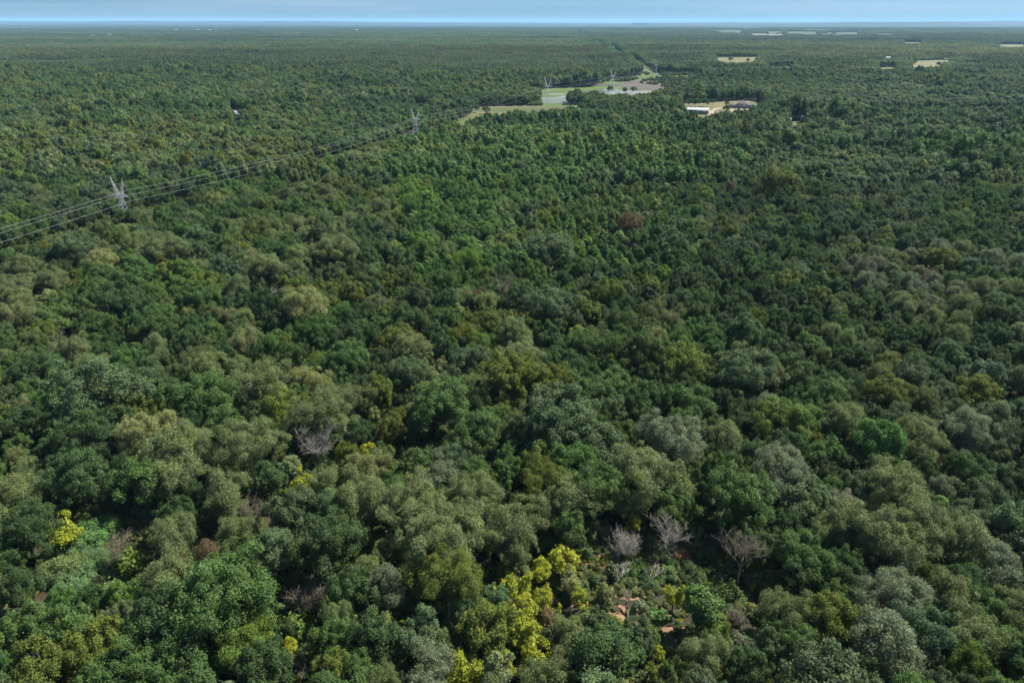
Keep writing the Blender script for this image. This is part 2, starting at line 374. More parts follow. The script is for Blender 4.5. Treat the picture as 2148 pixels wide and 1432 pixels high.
def quads_mesh(name, V, var, warm, extra=None):
    n = len(V); VV = V.reshape(-1, 3); Q = np.arange(n * 4).reshape(-1, 4); mi = np.zeros(n)
    if extra is not None:
        ev, eq = extra; Q = np.concatenate([Q, eq + n * 4]); VV = np.concatenate([VV, ev]); mi = np.concatenate([mi, np.ones(len(eq))])
        var = np.concatenate([var, np.ones(len(eq))]); warm = np.concatenate([warm, np.zeros(len(eq))])
    return mesh_from(name, VV, quads=Q, mats=[M['foliage'], M['bark']], fattr={'var': var, 'warm': warm}, midx=mi)
def tubes(segs, sides=5):
    V, Q = [], []
    for (p0, p1, r0, r1) in segs:
        p0 = np.array(p0, float); p1 = np.array(p1, float); d = p1 - p0; l = np.linalg.norm(d)
        if l < 1e-6: continue
        d /= l; a = np.array([1, 0, 0]) if abs(d[0]) < .8 else np.array([0, 1, 0])
        u = np.cross(d, a); u /= np.linalg.norm(u); v = np.cross(d, u); b = len(V)
        for k in range(sides):
            c, s = math.cos(2 * PI * k / sides), math.sin(2 * PI * k / sides)
            V.append(p0 + (u * c + v * s) * r0); V.append(p1 + (u * c + v * s) * r1)
        for k in range(sides):
            k2 = (k + 1) % sides; Q.append((b + 2 * k, b + 2 * k2, b + 2 * k2 + 1, b + 2 * k + 1))
        Q.append((b + 1, b + 3, b + 5, b + 7))
    return np.array(V), np.array(Q)
def trunk_segs(seed, R, h, C0=None):
    rr = random.Random(seed); segs = []
    p = np.array([0, 0, -.3]); r = .035 * h; top = h * .55
    n = 4
    for i in range(n):
        q = np.array([p[0] + rr.uniform(-.25, .25), p[1] + rr.uniform(-.25, .25), top * (i + 1) / n]); r2 = r * .84
        segs.append((p, q, r, r2)); p, r = q, r2
    if C0 is not None:
        for i in range(0, len(C0), 2):
            t = rr.uniform(.35, .95); s = np.array([0, 0, top * t]) * 1.0; e = C0[i]
            m = s + (e - s) * .5 + np.array([rr.uniform(-.4, .4), rr.uniform(-.4, .4), -.3])
            segs.append((s, m, r * .6, r * .38)); segs.append((m, e, r * .38, r * .1))
    return segs
FORMS = {}   # name -> list of (crown mesh, trunk mesh, R, h)
def add_form(key, nvar, seed0, **kw):
    L_ = []
    for k in range(nvar):
        V, var, warm, C0 = crown_arrays(seed0 + k, **kw)
        R = kw.get('R', 6.0); zc = kw.get('zc', 3.6); h = zc + kw.get('Hc', 9.5)
        cm_ = quads_mesh('crown', V, var, warm)
        tv, tq = tubes(trunk_segs(seed0 + k, R, h, C0)); tm = mesh_from('trunk', tv, quads=tq, mats=[M['bark']], smooth=True)
        L_.append((cm_, tm, R, h, (V, var, warm, (tv, tq))))
    FORMS[key] = L_
add_form('oak', 6, 10, n_lobes=90, n_leaf=19000, size=.31, lobe=(.11, .28), jag=.42, tilt=.6)
add_form('bigoak', 4, 20, R=8.5, Hc=13, zc=4.6, n_lobes=150, n_leaf=40000, size=.30, lobe=(.08, .22), jag=.42, tilt=.6)
add_form('fine', 6, 30, n_lobes=80, n_leaf=24000, size=.24, lobe=(.12, .32), tilt=.8, jag=.36, soft=.5)
add_form('bigfine', 4, 40, R=8.5, Hc=13, zc=4.4, n_lobes=140, n_leaf=50000, size=.24, lobe=(.09, .24), tilt=.8, jag=.36, soft=.5)
add_form('narrow', 3, 50, R=3.2, Hc=10, zc=2.5, n_lobes=34, n_leaf=6500, size=.31, lobe=(.24, .42), tilt=.42, form='narrow', jag=.25)
add_form('small', 4, 70, R=3.0, Hc=5.6, zc=1.6, n_lobes=34, n_leaf=3600, size=.28, lobe=(.14, .36), jag=.55, fill=.05, hue=.3)
add_form('shrub', 4, 90, R=2.0, Hc=2.6, zc=-.3, n_lobes=14, n_leaf=1500, size=.36, lobe=(.34, .6), jag=.25)
add_form('vine', 3, 110, R=5.0, Hc=4.2, zc=-.8, n_lobes=30, n_leaf=13000, size=.26, lobe=(.14, .36), tilt=.7, jag=.4)
add_form('mid', 6, 130, R=5.0, Hc=9, zc=2.6, n_lobes=40, n_leaf=3000, size=.60, lobe=(.2, .38), jag=.25, tilt=.4, soft=.7)
add_form('midnarrow', 3, 150, R=3.0, Hc=10, zc=1.5, n_lobes=22, n_leaf=1500, size=.55, lobe=(.28, .46), form='narrow', jag=.2, tilt=.4, soft=.7)
add_form('far', 5, 170, R=5.0, Hc=10, zc=1.0, n_lobes=20, n_leaf=420, size=1.35, lobe=(.3, .5), jag=.2, tilt=.4, soft=.6)

# patches of far woodland (many crowns in one instance)
PATCH = 60.0
def patch_mesh(seed):
    rng = np.random.default_rng(seed); VV, va, wa = [], [], []
    g = 8
    for i in range(g):
        for j in range(g):
            x = (i + rng.uniform(.1, .9)) / g * PATCH - PATCH / 2; y = (j + rng.uniform(.1, .9)) / g * PATCH - PATCH / 2
            V, var, warm, _c = crown_arrays(int(rng.integers(1e6)), R=5, Hc=9.5, zc=1.5, n_lobes=12, n_leaf=170, size=1.5, lobe=(.32, .5), tilt=.35, soft=.5)
            s = rng.uniform(.75, 1.3); sz = rng.uniform(.7, 1.3)
            V = V * np.array([s, s, sz]) + np.array([x, y, 0])
            VV.append(V); va.append(var * rng.uniform(.7, 1.3)); wa.append(np.clip(warm + rng.choice([0, 0, .1, .45]), 0, 1))
    return quads_mesh('wood_patch', np.concatenate(VV), np.concatenate(va), np.concatenate(wa))

# geometry-node scatter: one object made of many copies of the listed forms
def scatter(name, meshes, pts, idx, rot, scl, tint, **tags):
    pc = bpy.data.collections.new(name + '_forms')
    for i, m_ in enumerate(meshes):
        pc.objects.link(bpy.data.objects.new('form_%03d' % i, m_))
    me = bpy.data.meshes.new(name); n = len(pts)
    me.vertices.add(n); me.vertices.foreach_set('co', np.asarray(pts, np.float32).ravel())
    a = me.attributes.new('form_index', 'INT', 'POINT'); a.data.foreach_set('value', np.asarray(idx, np.int32))
    for nm, arr in (('form_rotation', rot), ('form_scale', scl)):
        a = me.attributes.new(nm, 'FLOAT_VECTOR', 'POINT'); a.data.foreach_set('vector', np.asarray(arr, np.float32).ravel())
    a = me.attributes.new('tint', 'FLOAT_COLOR', 'POINT')
    a.data.foreach_set('color', np.concatenate([np.asarray(tint, np.float32), np.ones((n, 1), np.float32)], 1).ravel())
    me.update()
    o = link(name, me, **tags)
    ng = bpy.data.node_groups.new(name, 'GeometryNodeTree')
    ng.interface.new_socket('Geometry', in_out='INPUT', socket_type='NodeSocketGeometry')
    ng.interface.new_socket('Geometry', in_out='OUTPUT', socket_type='NodeSocketGeometry')
    N, L = ng.nodes.new, ng.links.new
    gi, go = N('NodeGroupInput'), N('NodeGroupOutput')
    ci = N('GeometryNodeCollectionInfo'); ci.inputs['Collection'].default_value = pc
    ci.inputs['Separate Children'].default_value = True; ci.inputs['Reset Children'].default_value = True
    ip = N('GeometryNodeInstanceOnPoints'); ip.inputs['Pick Instance'].default_value = True
    def na(nm, t):
        k = N('GeometryNodeInputNamedAttribute'); k.data_type = t; k.inputs['Name'].default_value = nm
        return [s for s in k.outputs if s.enabled][0]
    L(gi.outputs[0], ip.inputs['Points']); L(ci.outputs[0], ip.inputs['Instance'])
    L(na('form_index', 'INT'), ip.inputs['Instance Index'])
    L(na('form_rotation', 'FLOAT_VECTOR'), ip.inputs['Rotation']); L(na('form_scale', 'FLOAT_VECTOR'), ip.inputs['Scale'])
    L(ip.outputs[0], go.inputs[0])
    md = o.modifiers.new('scatter', 'NODES'); md.node_group = ng
    return o

# ------------------------------------------------------------------ colours of the crowns
PAL = {'A': (.105, .125, .066), 'B': (.040, .066, .030), 'C': (.056, .092, .034), 'D': (.064, .092, .055),
       'E': (.082, .098, .026), 'F': (.180, .190, .026), 'G': (.078, .115, .030), 'H': (.10, .068, .050), 'J': (.095, .145, .070),
       'P': (.15, .155, .080), 'S': (.11, .13, .10)}
WORD = {'A': 'grey-green', 'B': 'dark green', 'C': 'mid-green', 'D': 'bluish green', 'E': 'olive', 'F': 'yellow', 'G': 'bright green',
        'H': 'brown', 'J': 'pale green', 'P': 'pale straw-green', 'S': 'silvery grey-green'}
PAL = {k: (a * 1.2, b * 1.33, c * 0.98) for k, (a, b, c) in PAL.items()}
KEYS = list(PAL); PALA = np.array([PAL[k] for k in KEYS])
def choose(x, y, rng):
    """colour class of each tree of the wood from where it grows"""
    x = np.asarray(x, float); y = np.asarray(y, float); n = len(x)
    px, py = proj(x, y, 10.0)
    Wt = np.zeros((n, len(KEYS))); mid_ = (px > 820) & (px < 1480) & (py > 235) & (py < 560)
    def setw(mask, d, f=1.0):
        for k, v in d.items(): Wt[mask, KEYS.index(k)] += v * f
    allm = np.ones(n, bool)
    setw(allm, {'C': 3, 'B': 1.6, 'D': 1.0, 'A': 1.0, 'E': .8, 'G': .3, 'H': .02})
    near = py > 600
    setw(near, {'A': 3.0, 'C': 1.5, 'B': 1.5})
    setw(near & (px < 800) & (py < 900), {'A': 4, 'E': .8, 'P': .3})
    setw((px > 1350) & (py > 430), {'D': 4.5, 'S': .6, 'B': 1.2})
    setw((py > 300) & (py < 650) & (px > 800) & (px < 1400), {'C': 4, 'D': 1.2, 'G': 1.6})
    setw((py > 1150) & (px < 700), {'C': 3, 'B': 1})
    setw((py > 280) & (py < 500) & (px < 800), {'C': 3, 'E': 1.2, 'A': 2, 'G': .9})
    setw((py < 200), {'C': 3, 'E': 1.6, 'B': 1})
    Wt *= np.exp(2.6 * (np.stack([noise(x, y, 55 if i % 2 else 34, 50 + i) for i in range(len(KEYS))], 1) - .5) * 2)
    far = (y > 420)[:, None]
    Wt *= np.where(far, np.exp(2.4 * (np.stack([fbm(x * .55, y, 210, 150 + i) for i in range(len(KEYS))], 1) - .5) * 2.2), 1)
    big = fbm(x, y, 420, 77)
    Wt[:, KEYS.index('B')] *= np.where(big > .58, 3.5, 1); Wt[:, KEYS.index('E')] *= np.where(big < .38, 2.2, 1)
    Wt[:, KEYS.index('D')] *= np.where(px > 1750, 2.0, 1) * np.where((py < 260) & (px < 1200), .4, 1)
    W2 = Wt / Wt.sum(1, keepdims=True); c = W2.cumsum(1); r = rng.uniform(0, 1, (n, 1))
    k = (r > c).sum(1).clip(0, len(KEYS) - 1)
    tint = PALA[k] * rng.uniform(.8, 1.22, (n, 1)) * (1 + rng.normal(0, .05, (n, 3)))
    tint = np.where(mid_[:, None], tint * np.array([1.12, 1.2, 1.0]), tint)
    return k, tint

# ------------------------------------------------------------------ trees placed one by one (photo column, row, width, colour[, form])
HAND = [
(121,1116,66,'F','small'),(50,1106,125,'B'),(40,1030,100,'A'),(160,990,130,'B'),(285,1005,110,'C'),(360,1000,110,'A'),(476,1030,105,'A'),(362,1113,90,'A'),(503,1100,72,'A'),
(632,1016,54,'F','small'),(563,1000,76,'B'),(690,1135,150,'B'),(349,1200,110,'A'),(476,1240,205,'C'),(432,1167,60,'H'),(335,1297,130,'B'),(510,1347,118,'G','fine'),
(607,1354,36,'F','small'),(567,1337,24,'F','small'),(141,1311,100,'C'),(44,1321,110,'C'),(201,1347,110,'E'),(362,1364,130,'B'),(335,1410,110,'C'),(94,1388,120,'E'),(245,1400,110,'C'),
(553,1404,100,'B'),(697,1398,80,'E'),(697,1337,85,'C'),(10,1175,64,'C'),(764,979,90,'P'),(827,989,50,'G','small'),(764,1042,130,'A'),(864,1059,140,'A'),(908,1002,85,'S'),
(988,1036,125,'A'),(981,1096,125,'A'),(1065,1100,112,'A'),(1122,1069,92,'A'),(1089,1143,76,'A'),(1139,1006,112,'E','fine'),(1196,1040,112,'A'),(1199,1100,84,'C'),
(1256,1009,130,'C'),(1340,990,140,'A'),(1313,1039,90,'A'),(1407,1009,110,'A'),(1417,1062,90,'C'),(921,1140,160,'A'),(934,1203,150,'E','fine'),(814,1230,90,'S'),(740,1230,100,'B'),
(1186,1168,62,'F','small'),(1135,1193,50,'F','small'),(1085,1228,56,'F','small'),(1105,1262,52,'F','small'),(1040,1240,32,'F','small'),(1141,1256,46,'F','small'),(1196,1217,56,'P','small'),
(1216,1250,32,'F','small'),(1100,1312,68,'F','small'),(1128,1356,66,'F','small'),(975,1394,74,'F','small'),(1055,1384,50,'F','small'),(928,1351,62,'E','small'),(831,1324,34,'F','small'),
(1330,1096,30,'F','small'),(1290,1307,54,'E','small'),(1414,1247,42,'F','small'),(1270,1237,40,'P','small'),(1381,1368,26,'F','small'),(1377,1408,52,'E','small'),(1058,1200,36,'G','small'),
(1022,1307,112,'E'),(780,1331,110,'B'),(888,1328,100,'D'),(753,1404,84,'C'),(900,1410,110,'S'),(1149,1294,50,'H','small'),(1199,1337,82,'A'),(1283,1364,145,'B'),(1139,1410,90,'A'),
(1552,1032,145,'C'),(1696,1052,108,'D'),(1639,979,130,'S'),(1797,1019,74,'D'),(1880,1026,130,'A'),(1978,1019,64,'S'),(1847,1120,150,'A'),(1948,1103,150,'A'),(2031,1140,120,'A'),
(2082,1170,110,'S'),(1777,1093,100,'A'),(1679,1160,92,'C'),(1713,1193,82,'C'),(1471,1262,88,'C','narrow'),(1643,1270,92,'A'),(1746,1294,90,'E'),(1763,1250,70,'C'),(1880,1247,140,'S'),
(1864,1354,150,'S'),(2008,1254,102,'A'),(2065,1270,80,'C'),(2048,1320,110,'A'),(2115,1354,92,'C'),(2125,1270,90,'A'),(1924,1200,60,'E'),(1569,1398,92,'B'),(1649,1384,34,'F','small'),
(1646,1420,36,'E','small'),(1478,1371,92,'A'),(1797,1411,90,'B'),(1673,1344,82,'C'),(1622,1354,62,'D'),
(450,700,56,'C'),(476,692,32,'F','small'),(288,857,78,'E'),(312,902,120,'P'),(201,809,170,'D'),(419,825,130,'C'),(308,792,84,'B'),(80,772,100,'B'),(27,758,48,'C'),
(553,802,110,'A'),(680,866,125,'A'),(600,912,66,'C'),(469,892,92,'C'),(503,935,130,'A'),(369,935,150,'A'),(188,899,120,'B'),(44,880,100,'B'),(292,755,24,'F','small'),(597,721,34,'E'),
(516,758,32,'G','small'),(258,627,110,'B'),(412,624,84,'C'),(151,517,88,'D'),(215,544,70,'P'),(105,585,75,'A'),(40,560,70,'A'),(340,520,95,'A'),(560,560,90,'A'),(700,520,95,'A'),(640,640,100,'P'),
(1065,614,26,'H','narrow'),(1320,467,52,'H'),(1149,520,104,'D'),(1156,637,104,'D'),(854,775,92,'D'),(981,758,82,'D'),(1075,782,130,'E'),(1159,795,92,'E'),(1243,822,84,'C'),(830,711,72,'E'),
(928,835,130,'C'),(1001,899,120,'C'),(1182,866,170,'D'),(1256,932,100,'D'),(1404,915,130,'S'),(777,943,40,'F','small'),(1055,855,52,'E'),(737,607,36,'G','small'),(817,637,34,'G','small'),
(978,654,27,'E','small'),(1082,671,60,'E'),(1139,694,46,'C'),(1649,590,62,'E'),(1723,621,46,'E'),(1797,637,36,'E'),(1646,880,120,'G','oak'),(1710,926,42,'E'),(2048,822,84,'E'),
(1730,829,100,'C'),(1874,825,92,'E'),(1978,540,62,'E'),(1461,849,86,'C'),(1461,909,78,'D'),(1522,926,92,'A'),(1572,772,130,'D'),(1780,882,92,'A'),(1931,912,110,'A'),(2025,899,104,'S'),
(1635,375,84,'E'),(1020,1010,60,'E','fine'),
]
# open scrub and dark holes in the canopy, as ground circles / polygons
GAPS = [(880, 975, 52), (1490, 1205, 60), (1430, 1195, 34), (840, 1290, 40), (300, 1098, 46), (1150, 915, 42), (2060, 1425, 44), (1985, 1408, 30), (245, 708, 26), (160, 728, 22), (785, 915, 30), (1255, 1172, 40), (500, 855, 34),
        (1255, 710, 24), (1505, 855, 24), (1830, 955, 26), (1985, 985, 26), (560, 1060, 26), (1045, 690, 18), (2130, 880, 20), (1700, 1250, 30), (1420, 1150, 34), (580, 615, 18), (470, 770, 24)]
GAPS = [(*at(a, b)[:2], c * depth_of(*at(a, b)) / F) for a, b, c in GAPS]
for a, b, c, h_ in [(664, 930, 46, 7.5), (1555, 1175, 40, 8), (1387, 1120, 44, 6), (1310, 1133, 46, 4), (245, 1152, 36, 5), (541, 1078, 26, 5), (647, 1247, 60, 4), (1562, 1292, 40, 3), (1552, 1356, 34, 3),
                   (630, 1402, 30, 3), (998, 1220, 28, 4), (85, 1292, 30, 4), (1182, 895, 36, 5), (580, 611, 24, 7), (250, 712, 24, 5), (125, 712, 24, 6)]:
    x_, y_, _ = at(a, b, h_); r_ = c * depth_of(x_, y_, h_) / F
    GAPS += [(x_, y_, r_), (x_ * .965, y_ * .965, r_ * .8)]
OPEN = [poly([(1010, 1195), (1110, 1150), (1290, 1125), (1400, 1090), (1560, 1150), (1600, 1330), (1400, 1350), (1180, 1330), (1040, 1275)]),
        poly([(-60, 1200), (60, 1150), (180, 1070), (300, 1105), (420, 1135), (600, 1060), (650, 1100), (560, 1200), (330, 1240), (200, 1300), (-60, 1260)])]
rng = np.random.default_rng(5)
T = []   # near trees: x, y, R, h, colour key, form, hand?
for e in HAND:
    px, py, wpx, ck = e[:4]; wpx *= 1.22 if ck == 'F' else 1; form = e[4] if len(e) > 4 else ('fine' if ck in 'ASPH' else 'oak')
    R = 6.0
    for _ in range(3):
        hh = (5.0 + 1.55 * R) if form != 'small' else (2.2 + 1.7 * R)
        if form == 'narrow': hh = 3.2 * R
        x, y, z = at(px, py, hh * .66); R = wpx / 2 * depth_of(x, y, z) / F
    T.append([x, y, R, hh, ck, form, True])
grid = {}
def gadd(t):
    grid.setdefault((int(t[0] // 16), int(t[1] // 16)), []).append(t)
for t in T:
    if t[5] != 'small': t[2] *= 1.1
    gadd(t)
def free(x, y, R, k):
    gx, gy = int(x // 16), int(y // 16)
    for i in (-1, 0, 1):
        for j in (-1, 0, 1):
            for t in grid.get((gx + i, gy + j), ()):
                if (t[0] - x) ** 2 + (t[1] - y) ** 2 < (k * (R + t[2])) ** 2: return False
    return True
NEAR = 480.0
for n_pass, (rmin, rmax, kk, cnt_) in enumerate([(4.8, 7.4, .80, 3400), (3.1, 5.0, .72, 32000), (1.9, 3.1, .66, 50000)]):
    ys = np.sqrt(rng.uniform(55 ** 2, NEAR ** 2, cnt_)); xs = rng.uniform(-1, 1, cnt_) * (ys * .68 + 70)
    small = np.maximum(np.maximum(0, 1 - np.abs(xs - 60) / 120) * (ys > 260), ((xs > 60) & (ys > 200)) * .55)
    cl = cleared(xs, ys, 3) 
    op = in_poly(xs, ys, OPEN[0]) | in_poly(xs, ys, OPEN[1])
    for x, y, s, c, o_ in zip(xs, ys, small, cl, op):
        if c or o_: continue
        R = rng.uniform(rmin, rmax) * (1 - .38 * s)
        if any((x - g[0]) ** 2 + (y - g[1]) ** 2 < (g[2] + R * .35) ** 2 for g in GAPS): continue
        if not free(x, y, R, kk): continue
        t = [float(x), float(y), float(R), 0, None, None, False]; T.append(t); gadd(t)
auto = [t for t in T if not t[6]]
k_, tint_ = choose([t[0] for t in auto], [t[1] for t in auto], rng)
for t, k, ti in zip(auto, k_, tint_):
    t[4] = KEYS[k]; R = t[2]
    ppx, ppy = proj(t[0], t[1], 8)
    cen = 820 < ppx < 1420 and 235 < ppy < 560
    if R < 2.7: t[5] = 'small'; t[3] = 2.4 + 1.7 * R
    elif (rng.uniform() < (.75 if cen else .10)) and R < 5: t[5] = 'narrow'; t[2] = R * .85; t[3] = rng.uniform(9, 13)
    else: t[5] = 'fine' if (t[4] in 'ASPH' or rng.uniform() < .15) else 'oak'; t[3] = (5.0 + 1.55 * R) * rng.uniform(.88, 1.15)
    t.append(ti)
for t in T:
    if t[6]: t.append(np.array(PAL[t[4]]) * rng.uniform(.9, 1.12))
for t in T:
    if t[2] > 7.0 and t[5] in ('oak', 'fine'): t[5] = 'big' + t[5]
# the 300 that show largest stand as objects of their own
def score(t):
    px, py = proj(t[0], t[1], t[3] * .6); d = depth_of(t[0], t[1], t[3] * .6)
    rp = t[2] * F / d
    if px < -rp * .8 or px > 2148 + rp * .8 or py > 1432 + rp * 1.2: return -1
    return rp + (14 if t[6] else 0)
T.sort(key=score, reverse=True)
solo, rest = T[:300], T[300:]

# ------------------------------------------------------------------ dead wood
def branches(seed, h, spread, levels=3, r0=.16, lean=(0, 0), n0=6, fine=3, upright=.6):
    rr = random.Random(seed); segs = []
    def grow(p, d, L_, r, lv):
        n = 3; q = p
        for i in range(n):
            d = d + Vector((rr.uniform(-.25, .25), rr.uniform(-.25, .25), rr.uniform(-.12, .2))) * .8; d.normalize()
            q2 = q + d * L_ / n; r2 = r * .8
            segs.append((q, q2, r, r2)); 
            if lv < levels:
                for _ in range(fine if lv else 2):
                    a = Vector((rr.uniform(-1, 1), rr.uniform(-1, 1), rr.uniform(-.3, .9))); a.normalize()
                    grow(q2, (d * .6 + a * spread).normalized(), L_ * rr.uniform(.42, .68), r2 * .55, lv + 1)
            q, r = q2, r2
    p = Vector((0, 0, -.3)); d = Vector((lean[0], lean[1], 1)).normalized()
    top = p + d * h * upright
    trunk = [(p, p + (top - p) * .5, r0 * 1.2, r0), (p + (top - p) * .5, top, r0, r0 * .7)]
    for i in range(n0):
        t = rr.uniform(.45, 1); a = Vector((math.cos(i * 2.4), math.sin(i * 2.4), rr.uniform(.2, .9))).normalized()
        grow(p + (top - p) * t, (a * spread * 1.1 + d * .4).normalized(), h * rr.uniform(.3, .5), r0 * .5, 1)
    segs = [(a, b, max(c * .75, .022), max(e * .75, .018)) for a, b, c, e in segs]; trunk = [(a, b, c * .8, e * .8) for a, b, c, e in trunk]
    return trunk, segs
LAND = []   # landmarks for the wording of labels: x, y, text
def dead_tree(px, py, wpx, seed, label, mat='dead_bark', h=None, lean=(0, 0), upright=.6, levels=3, spread=.9, r0=.2, name='dead_tree', cat='dead tree', mark=None, n0=7, zz=.6):
    x, y, _ = at(px, py, 4); R = wpx / 2 * depth_of(x, y, 4) / F; h = h or R * 2.1
    x, y, _ = at(px, py, h * zz)
    tr, br = branches(seed, h, spread, levels, r0=r0, lean=lean, upright=upright, n0=n0)
    root = link(name, None, loc=(x, y, 0), label=label, cat=cat, group='dead and fallen trees among the green crowns')
    v, q = tubes(tr, 6); link('trunk', mesh_from('dead_trunk', v, quads=q, mats=[M[mat]], smooth=True), root)
    v, q = tubes(br, 4); link('branches', mesh_from('dead_branches', v, quads=q, mats=[M[mat]]), root)
    if mark: LAND.append((x, y, mark))
    return root
dead_tree(664, 930, 80, 1, 'bleached bare dead tree with a spiky dome of twisted white branches, left of centre', h=12.5, r0=.3, mark='the spiky bleached dead tree', n0=10, spread=1.1)
dead_tree(998, 1220, 50, 2, 'small crooked white dead snag beside the yellow bushes at bottom centre', h=7, levels=2, lean=(-.5, 0), mark='the crooked white snag', n0=3, r0=.22)
dead_tree(1555, 1175, 50, 3, 'tall dead tree with a straight grey trunk and brown brush on top', 'brown_twigs', h=12.5, upright=.85, r0=.24, spread=.55, n0=5, mark='the tall straight dead tree')
dead_tree(1387, 1124, 72, 4, 'thin grey dead tree reaching out forked limbs above the pale dirt mound', h=10, lean=(.25, 0), mark='the forked grey dead tree', r0=.2)
dead_tree(1310, 1137, 66, 5, 'wide grey tangle of dead twigs left of the forked dead tree', h=7, levels=3, upright=.4, spread=1.1, r0=.12, mark='the wide tangle of grey twigs', n0=16)
dead_tree(245, 1152, 60, 6, 'fan of bare orange-brown dead stems rising from the vines at lower left', 'brown_twigs', h=9, upright=.4, spread=.5, r0=.15, mark='the fan of orange-brown dead stems')
dead_tree(541, 1078, 44, 7, 'dark bare dead tree with fine upright twigs left of the round vine mound', 'brown_twigs', h=9, lean=(-.3, 0), spread=.6, mark='the dark bare twiggy tree')
dead_tree(647, 1247, 125, 8, 'broad grey leafless bush of arching twigs near bottom left', 'brown_twigs', h=7.5, levels=3, upright=.45, spread=1.3, r0=.14, mark='the broad grey leafless bush', n0=22)
dead_tree(630, 1402, 50, 9, 'small mauve-grey leafless bush at the bottom edge right of the bright green willow', 'brown_twigs', h=5, levels=3, upright=.45, spread=1.2, r0=.1)
dead_tree(580, 611, 38, 10, 'pale bare dead tree among grey-green crowns, upper left of centre', h=9, spread=1.1, mark='the pale dead tree at left', zz=.75)
dead_tree(1243, 1312, 80, 11, 'grey twiggy leafless brush beside the tall bright yellow tree', 'brown_twigs', h=5, levels=3, upright=.3, spread=1.2, r0=.09, n0=8)
dead_tree(1562, 1292, 70, 12, 'uprooted brown brush pile with roots splayed to the left', 'brown_twigs', h=5.5, levels=3, upright=.45, spread=1.0, r0=.1, lean=(-.9, .2), mark='the uprooted brown brush pile')
dead_tree(1552, 1356, 60, 13, 'round bundle of pale grey dead twigs near the bottom edge', h=5, levels=3, upright=.45, spread=.9, r0=.08, lean=(.8, .4), mark='the round bundle of pale dead twigs')
dead_tree(1182, 895, 90, 14, 'dead forked limbs showing in the shade under the big bluish green crown', 'brown_twigs', h=9, spread=1.1, r0=.2, mark='the shaded dead limbs')
dead_tree(85, 1292, 50, 15, 'thin white leaning dead stem with a few twigs at far lower left', h=6, levels=2, lean=(-.6, .2), n0=4, r0=.12)
dead_tree(250, 712, 34, 16, 'leaning grey dead stem across the dark hollow at the left', h=9, levels=1, lean=(-.5, .3), n0=3, r0=.16, zz=.5)
dead_tree(125, 712, 40, 17, 'pale splintered dead branches beside the dark hollow at far left', h=10, levels=2, lean=(-.3, 0), n0=6, r0=.16)
dead_tree(800, 1318, 40, 18, 'slender bare twigs leaning beside the small yellow tree left of bottom centre', h=7, levels=2, spread=.5, n0=5, r0=.1)
dead_tree(1750, 1130, 50, 19, 'bare forked branches poking out between grey-green crowns at right', h=9, levels=2, n0=4, r0=.16)
dead_tree(1300, 300, 22, 20, 'pinkish grey leafless tree on the far side of the middle wood', 'brown_twigs', h=12, levels=3)
dead_tree(1062, 612, 26, 21, 'thin bare reddish stems beside the brown conifer in mid-picture', 'brown_twigs', h=13, levels=3, spread=.5)
def log(px, py, L_, ang, r, label, mat='dead_bark', tilt=.05, twigs=0, seed=0):
    x, y, _ = at(px, py, .8)
    rr = random.Random(seed); d = Vector((math.cos(ang), math.sin(ang), tilt)).normalized()
    root = link('fallen_log', None, loc=(x, y, r + .5), label=label, cat='log', group='dead and fallen trees among the green crowns')
    seg = []; p = -d * L_ / 2
    for i in range(4):
        q = p + d * L_ / 4 + Vector((rr.uniform(-.1, .1), rr.uniform(-.1, .1), 0)) * 2; seg.append((p, q, r * (1 - .16 * i), r * (1 - .16 * (i + 1)))); p = q
    v, q = tubes(seg, 7); link('trunk', mesh_from('log_trunk', v, quads=q, mats=[M[mat]], smooth=True), root)
    if twigs:
        sg = []
        for i in range(twigs):
            t = rr.uniform(.0, .5); s = d * L_ * t; e = (d + Vector((rr.uniform(-.6, .6), rr.uniform(-.6, .6), rr.uniform(0, .7)))).normalized() * rr.uniform(1.5, 4)
            sg.append((s, s + e, r * .35, .03)); 
            for k in range(3):
                e2 = (e.normalized() + Vector((rr.uniform(-.6, .6), rr.uniform(-.6, .6), rr.uniform(-.1, .6)))).normalized() * rr.uniform(.8, 1.8)
                sg.append((s + e * .6, s + e * .6 + e2, .05, .025))
        v, q = tubes(sg, 4); link('branches', mesh_from('log_branches', v, quads=q, mats=[M[mat]]), root)
log(248, 1220, 3.2, -1.2, .28, 'short thick cream coloured log lying beside bright green shrubs', seed=1, tilt=-.2)
log(1286, 1232, 9, .9, .22, 'long grey fallen trunk slanting up to the right from the yellow bushes', tilt=.5, twigs=9, seed=2)
log(1355, 1222, 6, .5, .14, 'thin grey fallen branch right of the long slanting trunk', tilt=.35, twigs=7, seed=3)
log(439, 1082, 6, .7, .16, 'bare fallen bough resting on grey-green leaves above the dark hollow', tilt=.5, twigs=5, seed=4)
log(1500, 1105, 10, .8, .24, 'dark leaning trunk crossing the shaded hollow below the dense green tree', 'brown_twigs', tilt=.7, seed=5)
log(2110, 1338, 6, .2, .12, 'slim pale fallen branch on the grey-green crowns at the right edge', tilt=.4, twigs=5, seed=6)
log(220, 1205, 5, .6, .10, 'thin curved fallen stems beside the brown litter at lower left', tilt=.1, twigs=6, seed=7)
log(500, 1155, 4, .2, .08, 'small pale broken sticks lying on brown earth below the olive tree', tilt=.1, twigs=6, seed=8)
log(1317, 1280, 4, 1.5, .35, 'brown upturned root ball beside the open sandy scrub', 'brown_twigs', tilt=.6, twigs=10, seed=9)

